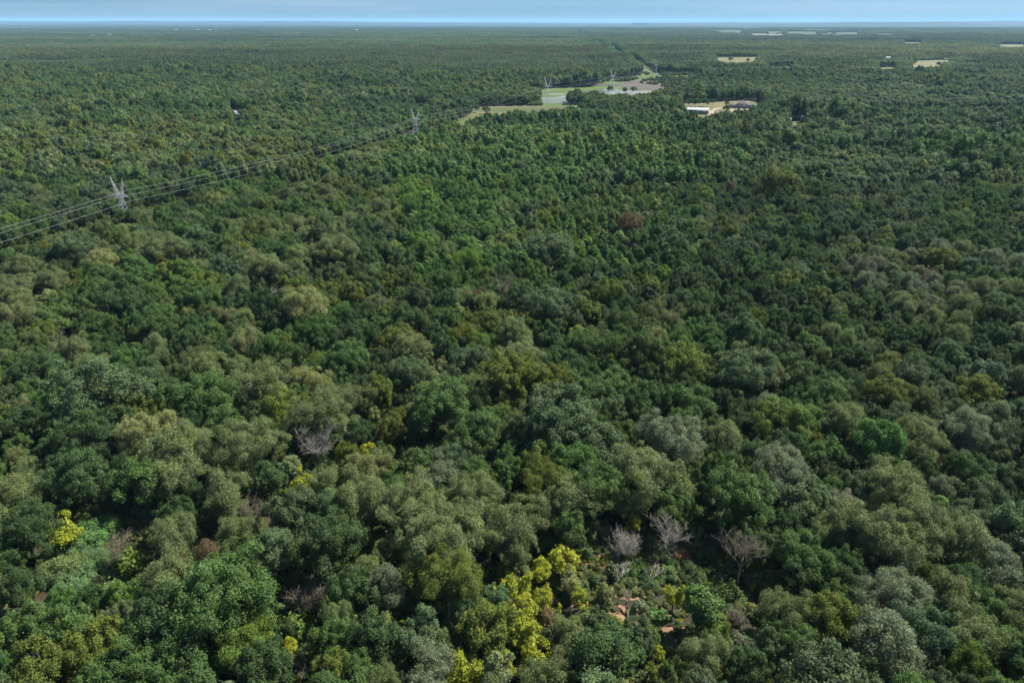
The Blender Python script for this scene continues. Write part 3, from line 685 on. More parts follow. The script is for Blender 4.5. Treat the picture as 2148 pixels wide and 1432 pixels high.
# ------------------------------------------------------------------ hand-placed shrubs and vine mounds
SHR = [(1425,1156,42,'O','vine','tan-orange mound of dead leaves below the forked grey dead tree'),(201,1113,98,'J','vine','largest pale green mound of vines beside the yellow tree at lower left'),
 (151,1153,82,'J','vine','pale green vine mound just below the largest one at lower left'),(127,1195,104,'J','vine','wide vine mound left of the orange-brown dead stems'),
 (190,1172,80,'J','vine','vine mound between the dead stem fan and the wide mound'),(144,1230,90,'J','vine','lowest pale vine mound above the leaning white stem'),
 (278,1187,74,'G','shrub','bright green leafy shrub below the fan of dead stems'),(607,1092,78,'J','vine','round tufted vine mound left of the big dark oak'),
 (640,1075,50,'G','vine','bright green vine drape behind the round tufted mound'),(60,1215,70,'J','vine','pale vine mound at the left edge of the picture'),
 (1230,1160,32,'D','shrub','round bluish shrub at the edge of the red soil'),(1286,1200,46,'D','shrub','bluish shrub below the tangle of grey twigs'),(1255,1215,34,'D','shrub','small bluish shrub above the slanting fallen trunk'),
 (1458,1113,34,'J','shrub','pale bluish shrub left of the dark leaning trunk'),(1492,1133,38,'D','shrub','round dark bluish shrub beside the dark leaning trunk'),(1470,1150,30,'D','shrub','low shrub in the shade above the tall dead tree'),
 (1345,1275,40,'S','shrub','silvery shrub right of the brown root ball'),(1380,1290,44,'J','shrub','pale green shrub beside the yellowish edge tree'),(1350,1320,40,'J','shrub','low pale shrub above the dark bottom tree'),
 (1530,1240,50,'C','shrub','green shrub under the tall dead tree'),(1500,1310,60,'G','shrub','bright green grass-like shrub left of the uprooted pile'),(630,1320,70,'G','shrub','deep green shrub below the broad leafless bush'),
 (545,1160,40,'G','shrub','green shrub on the brown earth patch'),(580,1180,44,'J','shrub','pale green shrub right of the brown earth patch'),(1450,1330,40,'A','shrub','grey-green shrub at the foot of the tall green tree'),
 (1265,1260,36,'A','shrub','grey-green shrub in the open sandy scrub'),(1160,1220,26,'A','shrub','small grey-green shrub between yellow bushes'),(1230,1290,34,'P','shrub','straw-coloured shrub beside the twiggy brush'),
 (520,748,44,'G','shrub','bright green vine-covered stump at the left-middle hollow'),(330,1250,60,'S','shrub','grey shrub above the dark lower-left tree'),(1400,1200,36,'J','shrub','pale green shrub between thin fallen branch and dark hollow'),
 (1320,1195,40,'C','shrub','green shrub under the wide tangle of grey twigs'),(1190,1310,34,'S','shrub','silvery shrub right of the bright yellow tree'),(240,1245,60,'J','shrub','pale green shrub below the cream log')]
rs = random.Random(8)
for i, (px, py, wpx, ck, form, lab) in enumerate(SHR):
    x, y, z = at(px, py, 1.2); R = wpx / 2 * depth_of(x, y, z) / F
    fm, tm, R0, h0, _ = FORMS[form][i % len(FORMS[form])]
    o = link('vine_mound' if form == 'vine' and ck != 'O' else 'shrub', fm, loc=(x, y, 0), label=lab, cat='vine' if form == 'vine' and ck != 'O' else 'shrub', group='vine mounds and shrubs in the clearings')
    s = R / R0; o.scale = (s * 1.0, s, s * .95 if form == 'vine' else s * 1.1); o.rotation_euler.z = rs.uniform(0, 6.28)
    o['tint'] = [c * rs.uniform(.9, 1.1) for c in (PAL[ck] if ck != 'O' else (.30, .20, .12))]
    if i in (1, 7): LAND.append((x, y, ['', 'the largest vine mound', '', '', '', '', '', 'the round tufted vine mound'][i]))

# ------------------------------------------------------------------ the 300 largest trees
LAND += [(*at(121, 1130)[:2], 'the tall yellow tree at lower left'), (*at(632, 1030)[:2], 'the small yellow tree left of centre'), (*at(1186, 1180)[:2], 'the topmost yellow bush'),
         (*at(1128, 1370)[:2], 'the bright yellow tree at bottom centre'), (*at(975, 1400)[:2], 'the round mustard-yellow tree'), (*at(1649, 1400)[:2], 'the single yellow bush at bottom right'),
         (*at(1646, 915)[:2], 'the big bright yellow-green tree'), (*at(288, 880)[:2], 'the yellow-olive tree at left'), (*at(607, 1368)[:2], 'the small yellow sprig tree'),
         (*at(510, 1370)[:2], 'the bright green willow-like tree'), (*at(690, 1165)[:2], 'the big dark oak'), (*at(2050, 1425)[:2], 'the orange soil corner'),
         (*at(880, 985)[:2], 'the dark hollow at centre'), (*at(2048, 850)[:2], 'the olive group near the right edge'), (*at(201, 840)[:2], 'the big dome tree at far left')]
DIRS = ['right of', 'right behind', 'behind', 'left behind', 'left of', 'in front left of', 'in front of', 'in front right of']
DIRT = ['right of', 'behind-right of', 'behind', 'behind-left of', 'left of', 'before-left of', 'before', 'before-right of']
ORD = ['', 'second', 'third', 'fourth', 'fifth', 'sixth', 'seventh', 'eighth', 'ninth', 'tenth', 'eleventh', 'twelfth', 'thirteenth', 'fourteenth', 'fifteenth', 'sixteenth', 'seventeenth', 'eighteenth', 'nineteenth', 'twentieth']
def size_word(R): return 'large' if R > 6.4 else 'medium' if R > 4.4 else 'small' if R > 2.2 else 'tiny'
FW = {'bigoak': 'clumpy', 'bigfine': 'feathery', 'oak': 'clumpy', 'fine': 'feathery', 'narrow': 'upright', 'small': 'bushy'}
desc = []
for t in solo:
    j = min(range(len(LAND)), key=lambda k: (LAND[k][0] - t[0]) ** 2 + (LAND[k][1] - t[1]) ** 2)
    dx, dy = t[0] - LAND[j][0], t[1] - LAND[j][1]; sec = int(round(math.atan2(dy, dx) / (PI / 4))) % 8
    d = math.hypot(dx, dy)
    desc.append((('%s %s %s' % (size_word(t[2]), WORD[t[4]], FW[t[5]])), j, sec, d))
groups = {}
for i, (w_, j, sec, d) in enumerate(desc): groups.setdefault((w_, j, sec), []).append((d, i))
labels = {}
for (w_, j, sec), L_ in groups.items():
    L_.sort()
    for n_, (d, i) in enumerate(L_):
        near_ = 'close ' if d < 14 else ''
        if len(L_) == 1: labels[i] = '%s tree %s %s' % (w_, DIRT[sec], LAND[j][2])
        elif n_ == 0: labels[i] = 'nearest %s tree %s %s' % (w_, DIRT[sec], LAND[j][2])
        else: labels[i] = '%s-nearest %s tree %s %s' % (ORD[n_] if n_ < 20 else 'farther', w_, DIRT[sec], LAND[j][2])
rs = random.Random(4)
for i, t in enumerate(solo):
    x, y, R, hh, ck, form, hand, ti = t
    cm_, tm, R0, h0, _ = FORMS[form][i % len(FORMS[form])]
    root = link('tree', None, loc=(x, y, 0), label=labels[i], cat='tree', group='trees of the near wood')
    root.rotation_euler.z = rs.uniform(0, 6.28)
    s = R / R0; sz = hh / h0; q = rs.uniform(.93, 1.08)
    root.scale = (s * q, s / q, sz)
    c = link('crown', cm_, root); c['tint'] = [float(v) for v in ti]
    link('trunk', tm, root)

# ------------------------------------------------------------------ all other trees: one scattered wood
near_keys = ['oak', 'fine', 'bigoak', 'bigfine', 'narrow', 'small']
meshes, first = [], {}
def full_mesh(f):
    V, var, warm, ex = f[4]; return quads_mesh('tree_form', V, var, warm, ex)
for k in near_keys:
    first[k] = len(meshes); meshes += [full_mesh(f) for f in FORMS[k]]
for k in ('mid', 'midnarrow', 'far'):
    first[k] = len(meshes); meshes += [f[0] for f in FORMS[k]]
first['patch'] = len(meshes); meshes += [patch_mesh(900 + i) for i in range(7)]
P_, I_, R_, S_, C_ = [], [], [], [], []
for i, t in enumerate(rest):
    x, y, R, hh, ck, form, hand, ti = t
    f = FORMS[form]; v = rng.integers(len(f)); s = R / f[v][2]; sz = hh / f[v][3]
    P_.append((x, y, 0)); I_.append(first[form] + v); R_.append((rng.normal(0, .04), rng.normal(0, .04), rng.uniform(0, 6.28))); S_.append((s, s, sz)); C_.append(ti)
P_, I_, R_, S_, C_ = map(lambda a: np.array(a, float), (P_, I_, R_, S_, C_))
OUT = [(P_, I_, R_, S_, C_)]
def in_view(x, y, m=60):
    return np.abs(x) < y * .715 + 75 + m
def jgrid(y0, y1, step):
    xm = y1 * .72 + 150
    gx, gy = np.meshgrid(np.arange(-xm, xm, step), np.arange(y0, y1, step * .9))
    x = gx.ravel() + rng.uniform(-.45, .45, gx.size) * step + (np.round(gy.ravel() / (step * .9)) % 2) * step / 2
    y = gy.ravel() + rng.uniform(-.42, .42, gx.size) * step
    k = in_view(x, y); return x[k], y[k]
def height_field(x, y):
    nearline = 1 + .35 * ((line_dist(x, y) < 42) & (y > 1560))
    st = np.clip((fbm(x * .6, y, 300, 91) - .47) * 14, 0, 1)
    return nearline * (1 + .38 * st) * height_field0(x, y) * .93
def height_field0(x, y):
    return .55 + .85 * fbm(x, y, 260, 3) + .35 * (noise(x, y, 60, 4) - .5)
def lod(x, y, key, R, h, narrow=None):
    n = len(x); k, ti = choose(x, y, rng)
    f = FORMS[key]; v = rng.integers(0, len(f), n); idx = first[key] + v
    s = R / f[0][2]; sz = h / f[0][3]
    if narrow is not None:
        nn = FORMS['midnarrow']; iv = rng.integers(0, len(nn), n); idx = np.where(narrow, first['midnarrow'] + iv, idx)
        s = np.where(narrow, R * .6 / nn[0][2] * 1.15, s); sz = np.where(narrow, h / nn[0][3], sz)
    OUT.append((np.stack([x, y, 0 * x], 1), idx, np.stack([0 * x, 0 * x, rng.uniform(0, 6.28, n)], 1), np.stack([s, s, sz], 1), ti))
x, y = jgrid(NEAR - 4, 1600, 7.4)
k = ~cleared(x, y, 2.5) & (y > NEAR)
x, y = x[k], y[k]; px, py = proj(x, y, 10)
R = rng.uniform(2.5, 6.2, len(x)); R = np.where(rng.uniform(0, 1, len(x)) < .12, R * 1.35, R) * (.82 + .5 * fbm(x, y, 170, 41))
h = (6 + 1.6 * R) * height_field(x, y) * rng.uniform(.9, 1.12, len(x))
lod(x, y, 'mid', R, h, narrow=(rng.uniform(0, 1, len(x)) < np.where((px > 820) & (px < 1480) & (py > 235), .75, .12)))
# beyond 1.6 km whole patches, single crowns round the clearings
n_p = int(13500 / PATCH)
gx, gy = np.meshgrid((np.arange(-n_p, n_p) + .5) * PATCH * .98, 1600 + (np.arange(0, n_p) + .5) * PATCH * .98)
gx, gy = gx.ravel(), gy.ravel(); k = in_view(gx, gy, 120) & (gy < 13400); gx, gy = gx[k], gy[k]
hit = np.zeros(len(gx), bool)
for ox in (-.5, -.25, 0, .25, .5):
    for oy in (-.5, -.25, 0, .25, .5):
        hit |= cleared(gx + ox * PATCH, gy + oy * PATCH, 3)
a, b = gx[~hit], gy[~hit]; n = len(a)
kk, ti = choose(a, b, rng)
# a patch is many trees: its colour is the blend of its neighbourhood
ti = ti * .40 + np.array([.066, .098, .032]) * .58
band = fbm(a * .35, b, 700, 21); ti = ti * (.45 + 1.15 * band)[:, None]
warmb = np.clip((fbm(a * .3, b, 900, 33) - .48) * 5, 0, 1)[:, None]; ti = ti * (1 - warmb) + ti * np.array([1.45, 1.15, .75]) * warmb
OUT.append((np.stack([a, b, 0 * a], 1), first['patch'] + rng.integers(0, 7, n), np.stack([0 * a, 0 * a, rng.integers(0, 4, n) * PI / 2], 1),
            np.stack([np.full(n, 1.0)] * 2 + [height_field(a, b) * 1.15], 1), ti))
ex, ey = [], []
for cx, cy in zip(gx[hit], gy[hit]):
    q = np.arange(-PATCH / 2, PATCH / 2, 7.6) + 3.5; mx_, my_ = np.meshgrid(q, q)
    ex.append(cx + mx_.ravel()); ey.append(cy + my_.ravel())
ex = np.concatenate(ex); ey = np.concatenate(ey); ex += rng.uniform(-3, 3, len(ex)); ey += rng.uniform(-3, 3, len(ey))
k = ~cleared(ex, ey, 2); ex, ey = ex[k], ey[k]
R = rng.uniform(3.8, 5.8, len(ex)); lod(ex, ey, 'far', R, (6 + 1.3 * R) * height_field(ex, ey))
# loose trees inside the yard and on the fields
for (px, py, r_) in [(1000, 236, 5), (1021, 240, 5), (1462, 224, 6), (1478, 223.5, 6), (1450, 223, 5), (1522, 236, 4), (1525, 225, 3), (1498, 219, 3), (1533, 130, 7), (1568, 131, 6), (1935, 130, 6), (1968, 140, 7), (1980, 139, 6), (1716, 73.5, 14), (1733, 72.5, 14), (1655, 144, 6),
                    (1640, 146, 7), (1280, 195, 6), (1310, 197, 5), (1330, 196, 5), (978, 247, 5), (968, 252, 5), (985, 244, 4), (1530, 64, 12), (1610, 73, 14), (1630, 73, 14)]:
    x, y, _ = at(px, py, 0); v = rng.integers(0, 5)
    OUT.append((np.array([[x, y, 0]]), np.array([first['mid'] + v]), np.array([[0, 0, rng.uniform(0, 6)]]), np.array([[r_ / 5, r_ / 5, (5 + 1.2 * min(r_, 7)) / 11.6]]), PALA[[1]] * 1.15))
cat = [np.concatenate([np.asarray(o[i], float) for o in OUT]) for i in range(5)]
print('forest instances', len(cat[0]))
scatter('forest', meshes, cat[0], cat[1], cat[2], cat[3], cat[4], kind='stuff', cat='forest', label='dense green woodland canopy stretching from the middle distance to the horizon')

# beyond the patches: a rolling canopy sheet to the horizon
xs = np.linspace(-42000, 42000, 260); ys = 13000 + (np.linspace(0, 1, 150) ** 2) * 47000
gx, gy = np.meshgrid(xs, ys); gz = 8 + 9 * fbm(gx, gy, 1600, 9) + 3 * noise(gx, gy, 500, 2)
nx, ny = len(xs), len(ys)
hole = np.zeros(gx.shape, bool)
for P in far_fields + [[(P_far[2][0] - 120, P_far[2][1] - 6000), (P_far[2][0] + 90, P_far[2][1] - 6000), (P_far[2][0] + 60, P_far[2][1]), (P_far[2][0] - 60, P_far[2][1])]]:
    hole |= in_poly(gx, gy, P)
gz = np.where(hole, .3, gz)
ii = np.arange(nx * ny).reshape(ny, nx)
Q = np.stack([ii[:-1, :-1], ii[:-1, 1:], ii[1:, 1:], ii[1:, :-1]], -1).reshape(-1, 4)
link('distant_woodland', mesh_from('distant_woodland', np.stack([gx, gy, gz], -1).reshape(-1, 3), quads=Q, mats=[M['hill_wood']], smooth=True), kind='stuff', cat='forest', label='hazy far-off woodland merging with the horizon')

# ------------------------------------------------------------------ undergrowth: low bushes on the floor and in the cut corridor
n = 34000
ys = np.sqrt(rng.uniform(60 ** 2, 360 ** 2, n)); xs = rng.uniform(-1, 1, n) * (ys * .7 + 70)
op = in_poly(xs, ys, OPEN[0]) | in_poly(xs, ys, OPEN[1])
soil_n = fbm(xs, ys, 9, 61)
k = (soil_n > .56) | ~op; xs, ys = xs[k], ys[k]
ox_, oy_ = [], []
for P in OPEN:
    a_ = np.array(P); m = 700
    qx = rng.uniform(a_[:, 0].min(), a_[:, 0].max(), m); qy = rng.uniform(a_[:, 1].min(), a_[:, 1].max(), m)
    k = in_poly(qx, qy, P) & (fbm(qx, qy, 7, 62) > .55); ox_.append(qx[k]); oy_.append(qy[k])
xs = np.concatenate([xs] + ox_); ys = np.concatenate([ys] + oy_)
lx, ly = [], []
for (ax, ay), (bx, by) in zip(LINE[:6], LINE[1:6]):
    m = 5000; t = rng.uniform(0, 1, m); o_ = rng.uniform(-12, 12, m); L2 = math.hypot(bx - ax, by - ay)
    lx.append(ax + (bx - ax) * t - (by - ay) / L2 * o_); ly.append(ay + (by - ay) * t + (bx - ax) / L2 * o_)
lx, ly = np.concatenate(lx), np.concatenate(ly)
k = fbm(lx, ly, 25, 8) > .2; lx, ly = lx[k], ly[k]
k = ~(in_poly(lx, ly, marsh_p) | in_poly(lx, ly, tan_p) | in_poly(lx, ly, p2_p)); lx, ly = lx[k], ly[k]
n_line = len(lx)
# reeds and willow scrub on the marsh, tufts on the open red soil
a_ = np.array(marsh_p); m = 5200
qx = rng.uniform(a_[:, 0].min(), a_[:, 0].max(), m); qy = rng.uniform(a_[:, 1].min(), a_[:, 1].max(), m)
wet = in_poly(qx, qy, wat_a) | in_poly(qx, qy, wat_b) | in_poly(qx, qy, wat_c); ppx, ppy = proj(qx, qy, 0)
k = in_poly(qx, qy, marsh_p) & ~wet & (line_dist(qx, qy) > 12) & (fbm(qx * .5, qy, 60, 71) > np.where(ppx > 1385, .36, .60))
qx, qy = qx[k], qy[k]; n_marsh = len(qx)
tx, ty = [], []
for P in OPEN:
    b_ = np.array(P); m = 5200
    ux = rng.uniform(b_[:, 0].min(), b_[:, 0].max(), m); uy = rng.uniform(b_[:, 1].min(), b_[:, 1].max(), m)
    k = in_poly(ux, uy, P) & (fbm(ux, uy, 6, 63) > .40); tx.append(ux[k]); ty.append(uy[k])
tx, ty = np.concatenate(tx), np.concatenate(ty)
n0_ = len(xs); xs = np.concatenate([xs, lx, qx, tx]); ys = np.concatenate([ys, ly, qy, ty]); n = len(xs)
kc = rng.choice(len(KEYS), n, p=np.array([3, 3, 4, 2, 1.5, .25, 1.5, .6, 2, 1.2, 1.2]) / 20.25)
inop = in_poly(xs, ys, OPEN[0]) | in_poly(xs, ys, OPEN[1])
s = np.where(inop, rng.uniform(.25, .75, n), rng.uniform(.45, 1.25, n))
s[n0_:n0_ + n_line] = rng.uniform(.7, 1.7, n_line); s[n0_ + n_line:n0_ + n_line + n_marsh] = rng.uniform(.8, 2.2, n_marsh); s[n0_ + n_line + n_marsh:] = rng.uniform(.10, .36, len(tx))
nt_ = len(tx); kc[n - nt_:] = rng.choice(len(KEYS), nt_, p=np.array([3, .5, 1.5, .5, 3, 2.2, .5, 1.6, 1, 4, 1.2]) / 19.0)
scatter('undergrowth', [f[0] for f in FORMS['shrub']], np.stack([xs, ys, 0 * xs], 1), rng.integers(0, 4, n), np.stack([0 * xs, 0 * xs, rng.uniform(0, 6.28, n)], 1),
        np.stack([s, s, s * rng.uniform(.7, 1.3, n)], 1), PALA[kc] * rng.uniform(.6, 1.0, (n, 1)), kind='stuff', cat='undergrowth', label='low leafy undergrowth on the woodland floor and under the power line')

# ------------------------------------------------------------------ pylons and cables
def box_bars(segs, w):
    return tubes([(a, b, w, w) for a, b in segs], 4)
def lattice(pa, pb, wa, wb, n, horiz=True):
    """four-legged lattice between two centres with half widths"""
    pa, pb = np.array(pa, float), np.array(pb, float); S = []
    def ring(t):
        c = pa + (pb - pa) * t; w_ = wa + (wb - wa) * t
        return [c + np.array([sx * w_, sy * w_, 0]) for sx, sy in ((-1, -1), (1, -1), (1, 1), (-1, 1))]
    ts = [1 - (1 - i / n) ** (1.25 if wa > wb else 1) for i in range(n + 1)]
    rg = [ring(t) for t in ts]
    for a, b in zip(rg[:-1], rg[1:]):
        for k in range(4):
            k2 = (k + 1) % 4
            S.append((a[k], b[k])); S.append((a[k], b[k2])); S.append((a[k2], b[k]))
            if horiz: S.append((b[k], b[k2]))
    return S
def merge(*parts):
    V, Q, n = [], [], 0
    for v, q in parts: V.append(v); Q.append(q + n); n += len(v)
    return np.concatenate(V), np.concatenate(Q)
PYL_LAB = ['nearest steel lattice pylon with two leaning horns, rising from the trees at left', 'steel lattice pylon beside the tan clearing, second along the line',
           'pale lattice pylon standing in the pond edge', 'pale lattice pylon by the far water strip', 'faint lattice pylon at the end of the green marsh']
ATT = []
WZ, XZ, TZP = 20.0, 23.5, 37.0
bt = .07
PSC = [.80, .80, .98, .98, .80]
def pylon_parts(root, bt):
    mats = [M['steel']]
    for sx, sy in ((-1, -1), (1, -1), (1, 1), (-1, 1)):
        v, q = tubes([((sx * 4.6, sy * 4.6, -.2), (sx * 3.7, sy * 3.7, 5.0), bt * 1.5, bt * 1.4), ((sx * 4.6, sy * 4.6, -.3), (sx * 4.6, sy * 4.6, .5), .45, .45)], 6)
        link('leg', mesh_from('pylon_leg', v, quads=q, mats=mats), root)
    b = box_bars(lattice((0, 0, 5.0), (0, 0, WZ), 3.7, 1.25, 5, False), bt)
    b2 = box_bars([((sx * 4.55, sy * 4.55, .4), (sx2 * 3.7, sy2 * 3.7, 5)) for sx, sy, sx2, sy2 in ((-1, -1, 1, -1), (1, -1, -1, -1), (1, -1, 1, 1), (1, 1, 1, -1), (1, 1, -1, 1), (-1, 1, 1, 1), (-1, 1, -1, -1), (-1, -1, -1, 1))], bt)
    b3 = box_bars(lattice((0, 0, WZ), (0, 0, XZ + 1.6), 1.25, 1.6, 2), bt)
    v, q = merge(b, b2, b3); link('lattice_body', mesh_from('lattice_body', v, quads=q, mats=mats), root)
    for s in (-1, 1):
        b = box_bars(lattice((s * 1.3, 0, XZ), (s * 5.6, 0, TZP - (0 if s < 0 else 1.0)), 1.15, .06, 7), bt * .9)
        if s > 0: b = merge(b, box_bars([((3.6, 0, 31.5), (7.6, 0, 31.0)), ((3.9, 0, 33.5), (7.6, 0, 31.0)), ((3.6, .8, 30.8), (7.6, 0, 31.0)), ((3.6, -.8, 30.8), (7.6, 0, 31.0))], bt * .9))
        v, q = b; link('peak', mesh_from('pylon_peak', v, quads=q, mats=mats), root)
        S = []
        for yy in (-1, 1):
            S += [((s * 1.4, yy * 1.4, XZ - 1), (s * 9.5, 0, XZ + .3)), ((s * 1.4, yy * 1.4, XZ + 1.2), (s * 9.5, 0, XZ + .3))]
            for k in range(4):
                t0, t1 = k / 4, (k + 1) / 4
                A = lambda t, z: (s * (1.4 + 8.1 * t), yy * 1.4 * (1 - t), z + (XZ + .3 - z) * t)
                S += [(A(t0, XZ - 1), A(t1, XZ + 1.2)), (A(t0, XZ + 1.2), A(t1, XZ - 1))]
        v, q = box_bars(S, bt * .85); link('crossarm', mesh_from('crossarm', v, quads=q, mats=mats), root)
    for (ax, az) in ((-9.3, XZ + .2), (9.3, XZ + .2), (7.5, 31.0)):
        segs = [((ax, 0, az - .12 - i * .26), (ax, 0, az - .30 - i * .26), .15, .09) for i in range(11)]
        v, q = tubes(segs, 6); link('insulator', mesh_from('insulator', v, quads=q, mats=[M['glass_ins']]), root)
pts = [prev] + pyl + [P_far[0]]
proto = None
for i, (x, y) in enumerate(pyl):
    a, b = pts[i], pts[i + 2]; ang = math.atan2(b[1] - a[1], b[0] - a[0]) - PI / 2
    root = link('pylon', None, loc=(x, y, 0), label=PYL_LAB[i], cat='pylon', group='steel pylons along the power line')
    root.rotation_euler.z = ang; root.scale = (PSC[i],) * 3
    if proto is None: proto = root; pylon_parts(root, bt)
    else:
        for ch in list(proto.children):
            c = ch.copy(); col.objects.link(c); c.parent = root
def att(i):
    (x, y) = pts[i]; a, b = pts[max(i - 1, 0)], pts[min(i + 1, len(pts) - 1)]; ang = math.atan2(b[1] - a[1], b[0] - a[0]) - PI / 2
    k = PSC[min(max(i - 1, 0), 4)]; c, s = k * math.cos(ang), k * math.sin(ang)
    return [(x + ax * c, y + ax * s, az * k) for ax, az in ((-9.3, XZ - 2.8), (9.3, XZ - 2.8), (7.5, 28.0), (-5.6, TZP), (5.6, TZP - 1))]
CN = ['left conductor', 'right conductor', 'middle conductor', 'thin left earth wire', 'thin right earth wire']
SPN = ['leaving the picture at the left edge', 'between the nearest and second pylons', 'between the second pylon and the pond pylon', 'between the two pylons at the water', 'between the far water pylon and the marsh end pylon']
for i in range(len(pts) - 2):
    A, B = att(i), att(i + 1)
    for k in range(5):
        a, b = Vector(A[k]), Vector(B[k]); L_ = (b - a).length; sag = L_ ** 2 / 32000 * (1 if k < 3 else .6); n = 24; P = []
        for j in range(n + 1):
            t = j / n; p = a.lerp(b, t); p.z -= 4 * sag * t * (1 - t); P.append(p)
        r = .05 if k < 3 else .014
        v, q = tubes([(P[j], P[j + 1], r, r) for j in range(n)], 5)
        link('power_cable', mesh_from('power_cable', v, quads=q, mats=[M['cable']], smooth=True), label='%s cable %s' % (CN[k], SPN[i]), cat='power cable', group='cables strung between the pylons')

# ------------------------------------------------------------------ buildings
def box(x0, x1, y0, y1, z0, z1):
    v = [(x, y, z) for z in (z0, z1) for x, y in ((x0, y0), (x1, y0), (x1, y1), (x0, y1))]
    return np.array(v, float), np.array([(0, 3, 2, 1), (4, 5, 6, 7), (0, 1, 5, 4), (1, 2, 6, 5), (2, 3, 7, 6), (3, 0, 4, 7)])
def part(root, name, m, *boxes):
    v, q = merge(*boxes); return link(name, mesh_from(name, v, quads=q, mats=[M[m]]), root)
def gable(root, m, x0, x1, y0, y1, z, rise, axis='x', over=.6, name='roof', th=.25):
    x0 -= over; x1 += over; y0 -= over; y1 += over
    if axis == 'x':
        ym = (y0 + y1) / 2; v = [(x0, y0, z), (x1, y0, z), (x1, ym, z + rise), (x0, ym, z + rise), (x0, y1, z), (x1, y1, z)]
        f = [(0, 1, 2, 3), (3, 2, 5, 4)]
    else:
        xm = (x0 + x1) / 2; v = [(x0, y0, z), (x0, y1, z), (xm, y1, z + rise), (xm, y0, z + rise), (x1, y0, z), (x1, y1, z)]
        f = [(0, 3, 2, 1), (3, 4, 5, 2)]
    n = len(v); vv = v + [(a, b, c - th) for a, b, c in v]
    F_ = list(f) + [tuple(n + i for i in reversed(q)) for q in f]
    rim = [(0, 1), (1, 2), (2, 5), (5, 4), (4, 3), (3, 0)] if axis == 'x' else [(0, 3), (3, 4), (4, 5), (5, 2), (2, 1), (1, 0)]
    F_ += [(a, n + a, n + b, b) for a, b in rim]
    if axis == 'x': gab = [(x0 + over, y0 + over, z - th), (x0 + over, y1 - over, z - th), (x0 + over, (y0 + y1) / 2, z + rise - th - .1)], [(x1 - over, y0 + over, z - th), (x1 - over, y1 - over, z - th), (x1 - over, (y0 + y1) / 2, z + rise - th - .1)]
    else: gab = [(x0 + over, y0 + over, z - th), (x1 - over, y0 + over, z - th), ((x0 + x1) / 2, y0 + over, z + rise - th - .1)], [(x0 + over, y1 - over, z - th), (x1 - over, y1 - over, z - th), ((x0 + x1) / 2, y1 - over, z + rise - th - .1)]
    me = bpy.data.meshes.new(name); me.from_pydata(vv, [], F_); me.materials.append(M[m]); o = link(name, me, root)
    return o, gab
def gables(root, m, gab):
    V = []; Fc = []
    for g in gab: Fc.append((len(V), len(V) + 1, len(V) + 2)); V += list(g)
    me = bpy.data.meshes.new('gable_end'); me.from_pydata(V, [], Fc); me.materials.append(M[m]); link('gable_end', me, root)
def building(name, px, py, L_, W_, h, rise, wm, rm, label, cat, rot=0, axis='x', wins=3, door=True, z=0):
    x, y, _ = at(px, py); root = link(name, None, loc=(x, y, z), label=label, cat=cat); root.rotation_euler.z = rot
    part(root, 'wall', wm, box(-L_ / 2, L_ / 2, -W_ / 2, W_ / 2, -.2, h))
    o, g = gable(root, rm, -L_ / 2, L_ / 2, -W_ / 2, W_ / 2, h + .25, rise, axis); gables(root, wm, g)
    for k in range(wins):
        cx = -L_ / 2 + L_ * (k + .5) / wins
        if door and k == wins // 2: 
            part(root, 'door', 'door_paint', box(cx - .9, cx + .9, -W_ / 2 - .06, -W_ / 2 + .02, 0, 2.3)); continue
        f_ = part(root, 'window', 'white_metal', box(cx - .95, cx + .95, -W_ / 2 - .05, -W_ / 2 + .02, .9, 2.4))
        part(f_, 'pane', 'dark_glass', box(cx - .8, cx + .8, -W_ / 2 - .08, -W_ / 2 - .052, 1.02, 2.28))
    return root
# white-roofed metal barn
r = building('barn', 1464, 238, 27, 17, 5.0, 2.2, 'grey_metal', 'white_metal', 'long white-roofed metal barn with grey walls left of the sandy driveway', 'barn', rot=-.32, wins=0, door=False)
part(r, 'roller_door', 'white_metal', box(13.4, 13.58, -3, 3, .1, 4.0))
part(r, 'roller_door', 'white_metal', box(-6, -2, -8.58, -8.42, .1, 3.6))
# big house with hipped roofs
x, y, _ = at(1557, 226.5); r = link('house', None, loc=(x, y, 0), label='large two-storey house with mauve-grey roof and pale walls behind bare dirt', cat='house'); r.rotation_euler.z = -.42
part(r, 'wall', 'white_wall', box(-7, 7, -6, 6, -.2, 6.0), box(7.002, 17, -4, 6, -.2, 4.0), box(-18, -7.002, -5, 5, -.2, 3.6))
def hip(root, x0, x1, y0, y1, z, rise, m='mauve_roof', over=.7):
    x0 -= over; x1 += over; y0 -= over; y1 += over; c = (y1 - y0) / 2; ym = (y0 + y1) / 2
    c = min(c, (x1 - x0) / 2 - .4)
    v = [(x0, y0, z), (x1, y0, z), (x1, y1, z), (x0, y1, z), (x0 + c, ym, z + rise), (x1 - c, ym, z + rise), (x0, y0, z - .3), (x1, y0, z - .3), (x1, y1, z - .3), (x0, y1, z - .3)]
    f = [(0, 1, 5, 4), (1, 2, 5), (2, 3, 4, 5), (3, 0, 4), (0, 6, 7, 1), (1, 7, 8, 2), (2, 8, 9, 3), (3, 9, 6, 0), (6, 9, 8, 7)]
    me = bpy.data.meshes.new('roof'); me.from_pydata(v, [], f); me.materials.append(M[m]); return link('roof', me, root)
rf = hip(r, -7, 7, -6, 6, 6.3, 3.6); hip(r, 7.8, 17, -4, 6, 4.3, 2.6); hip(r, -18, -7.8, -5, 5, 3.9, 2.8)
part(rf, 'chimney', 'brick', box(2.2, 3.4, 1, 2.1, 7, 11))
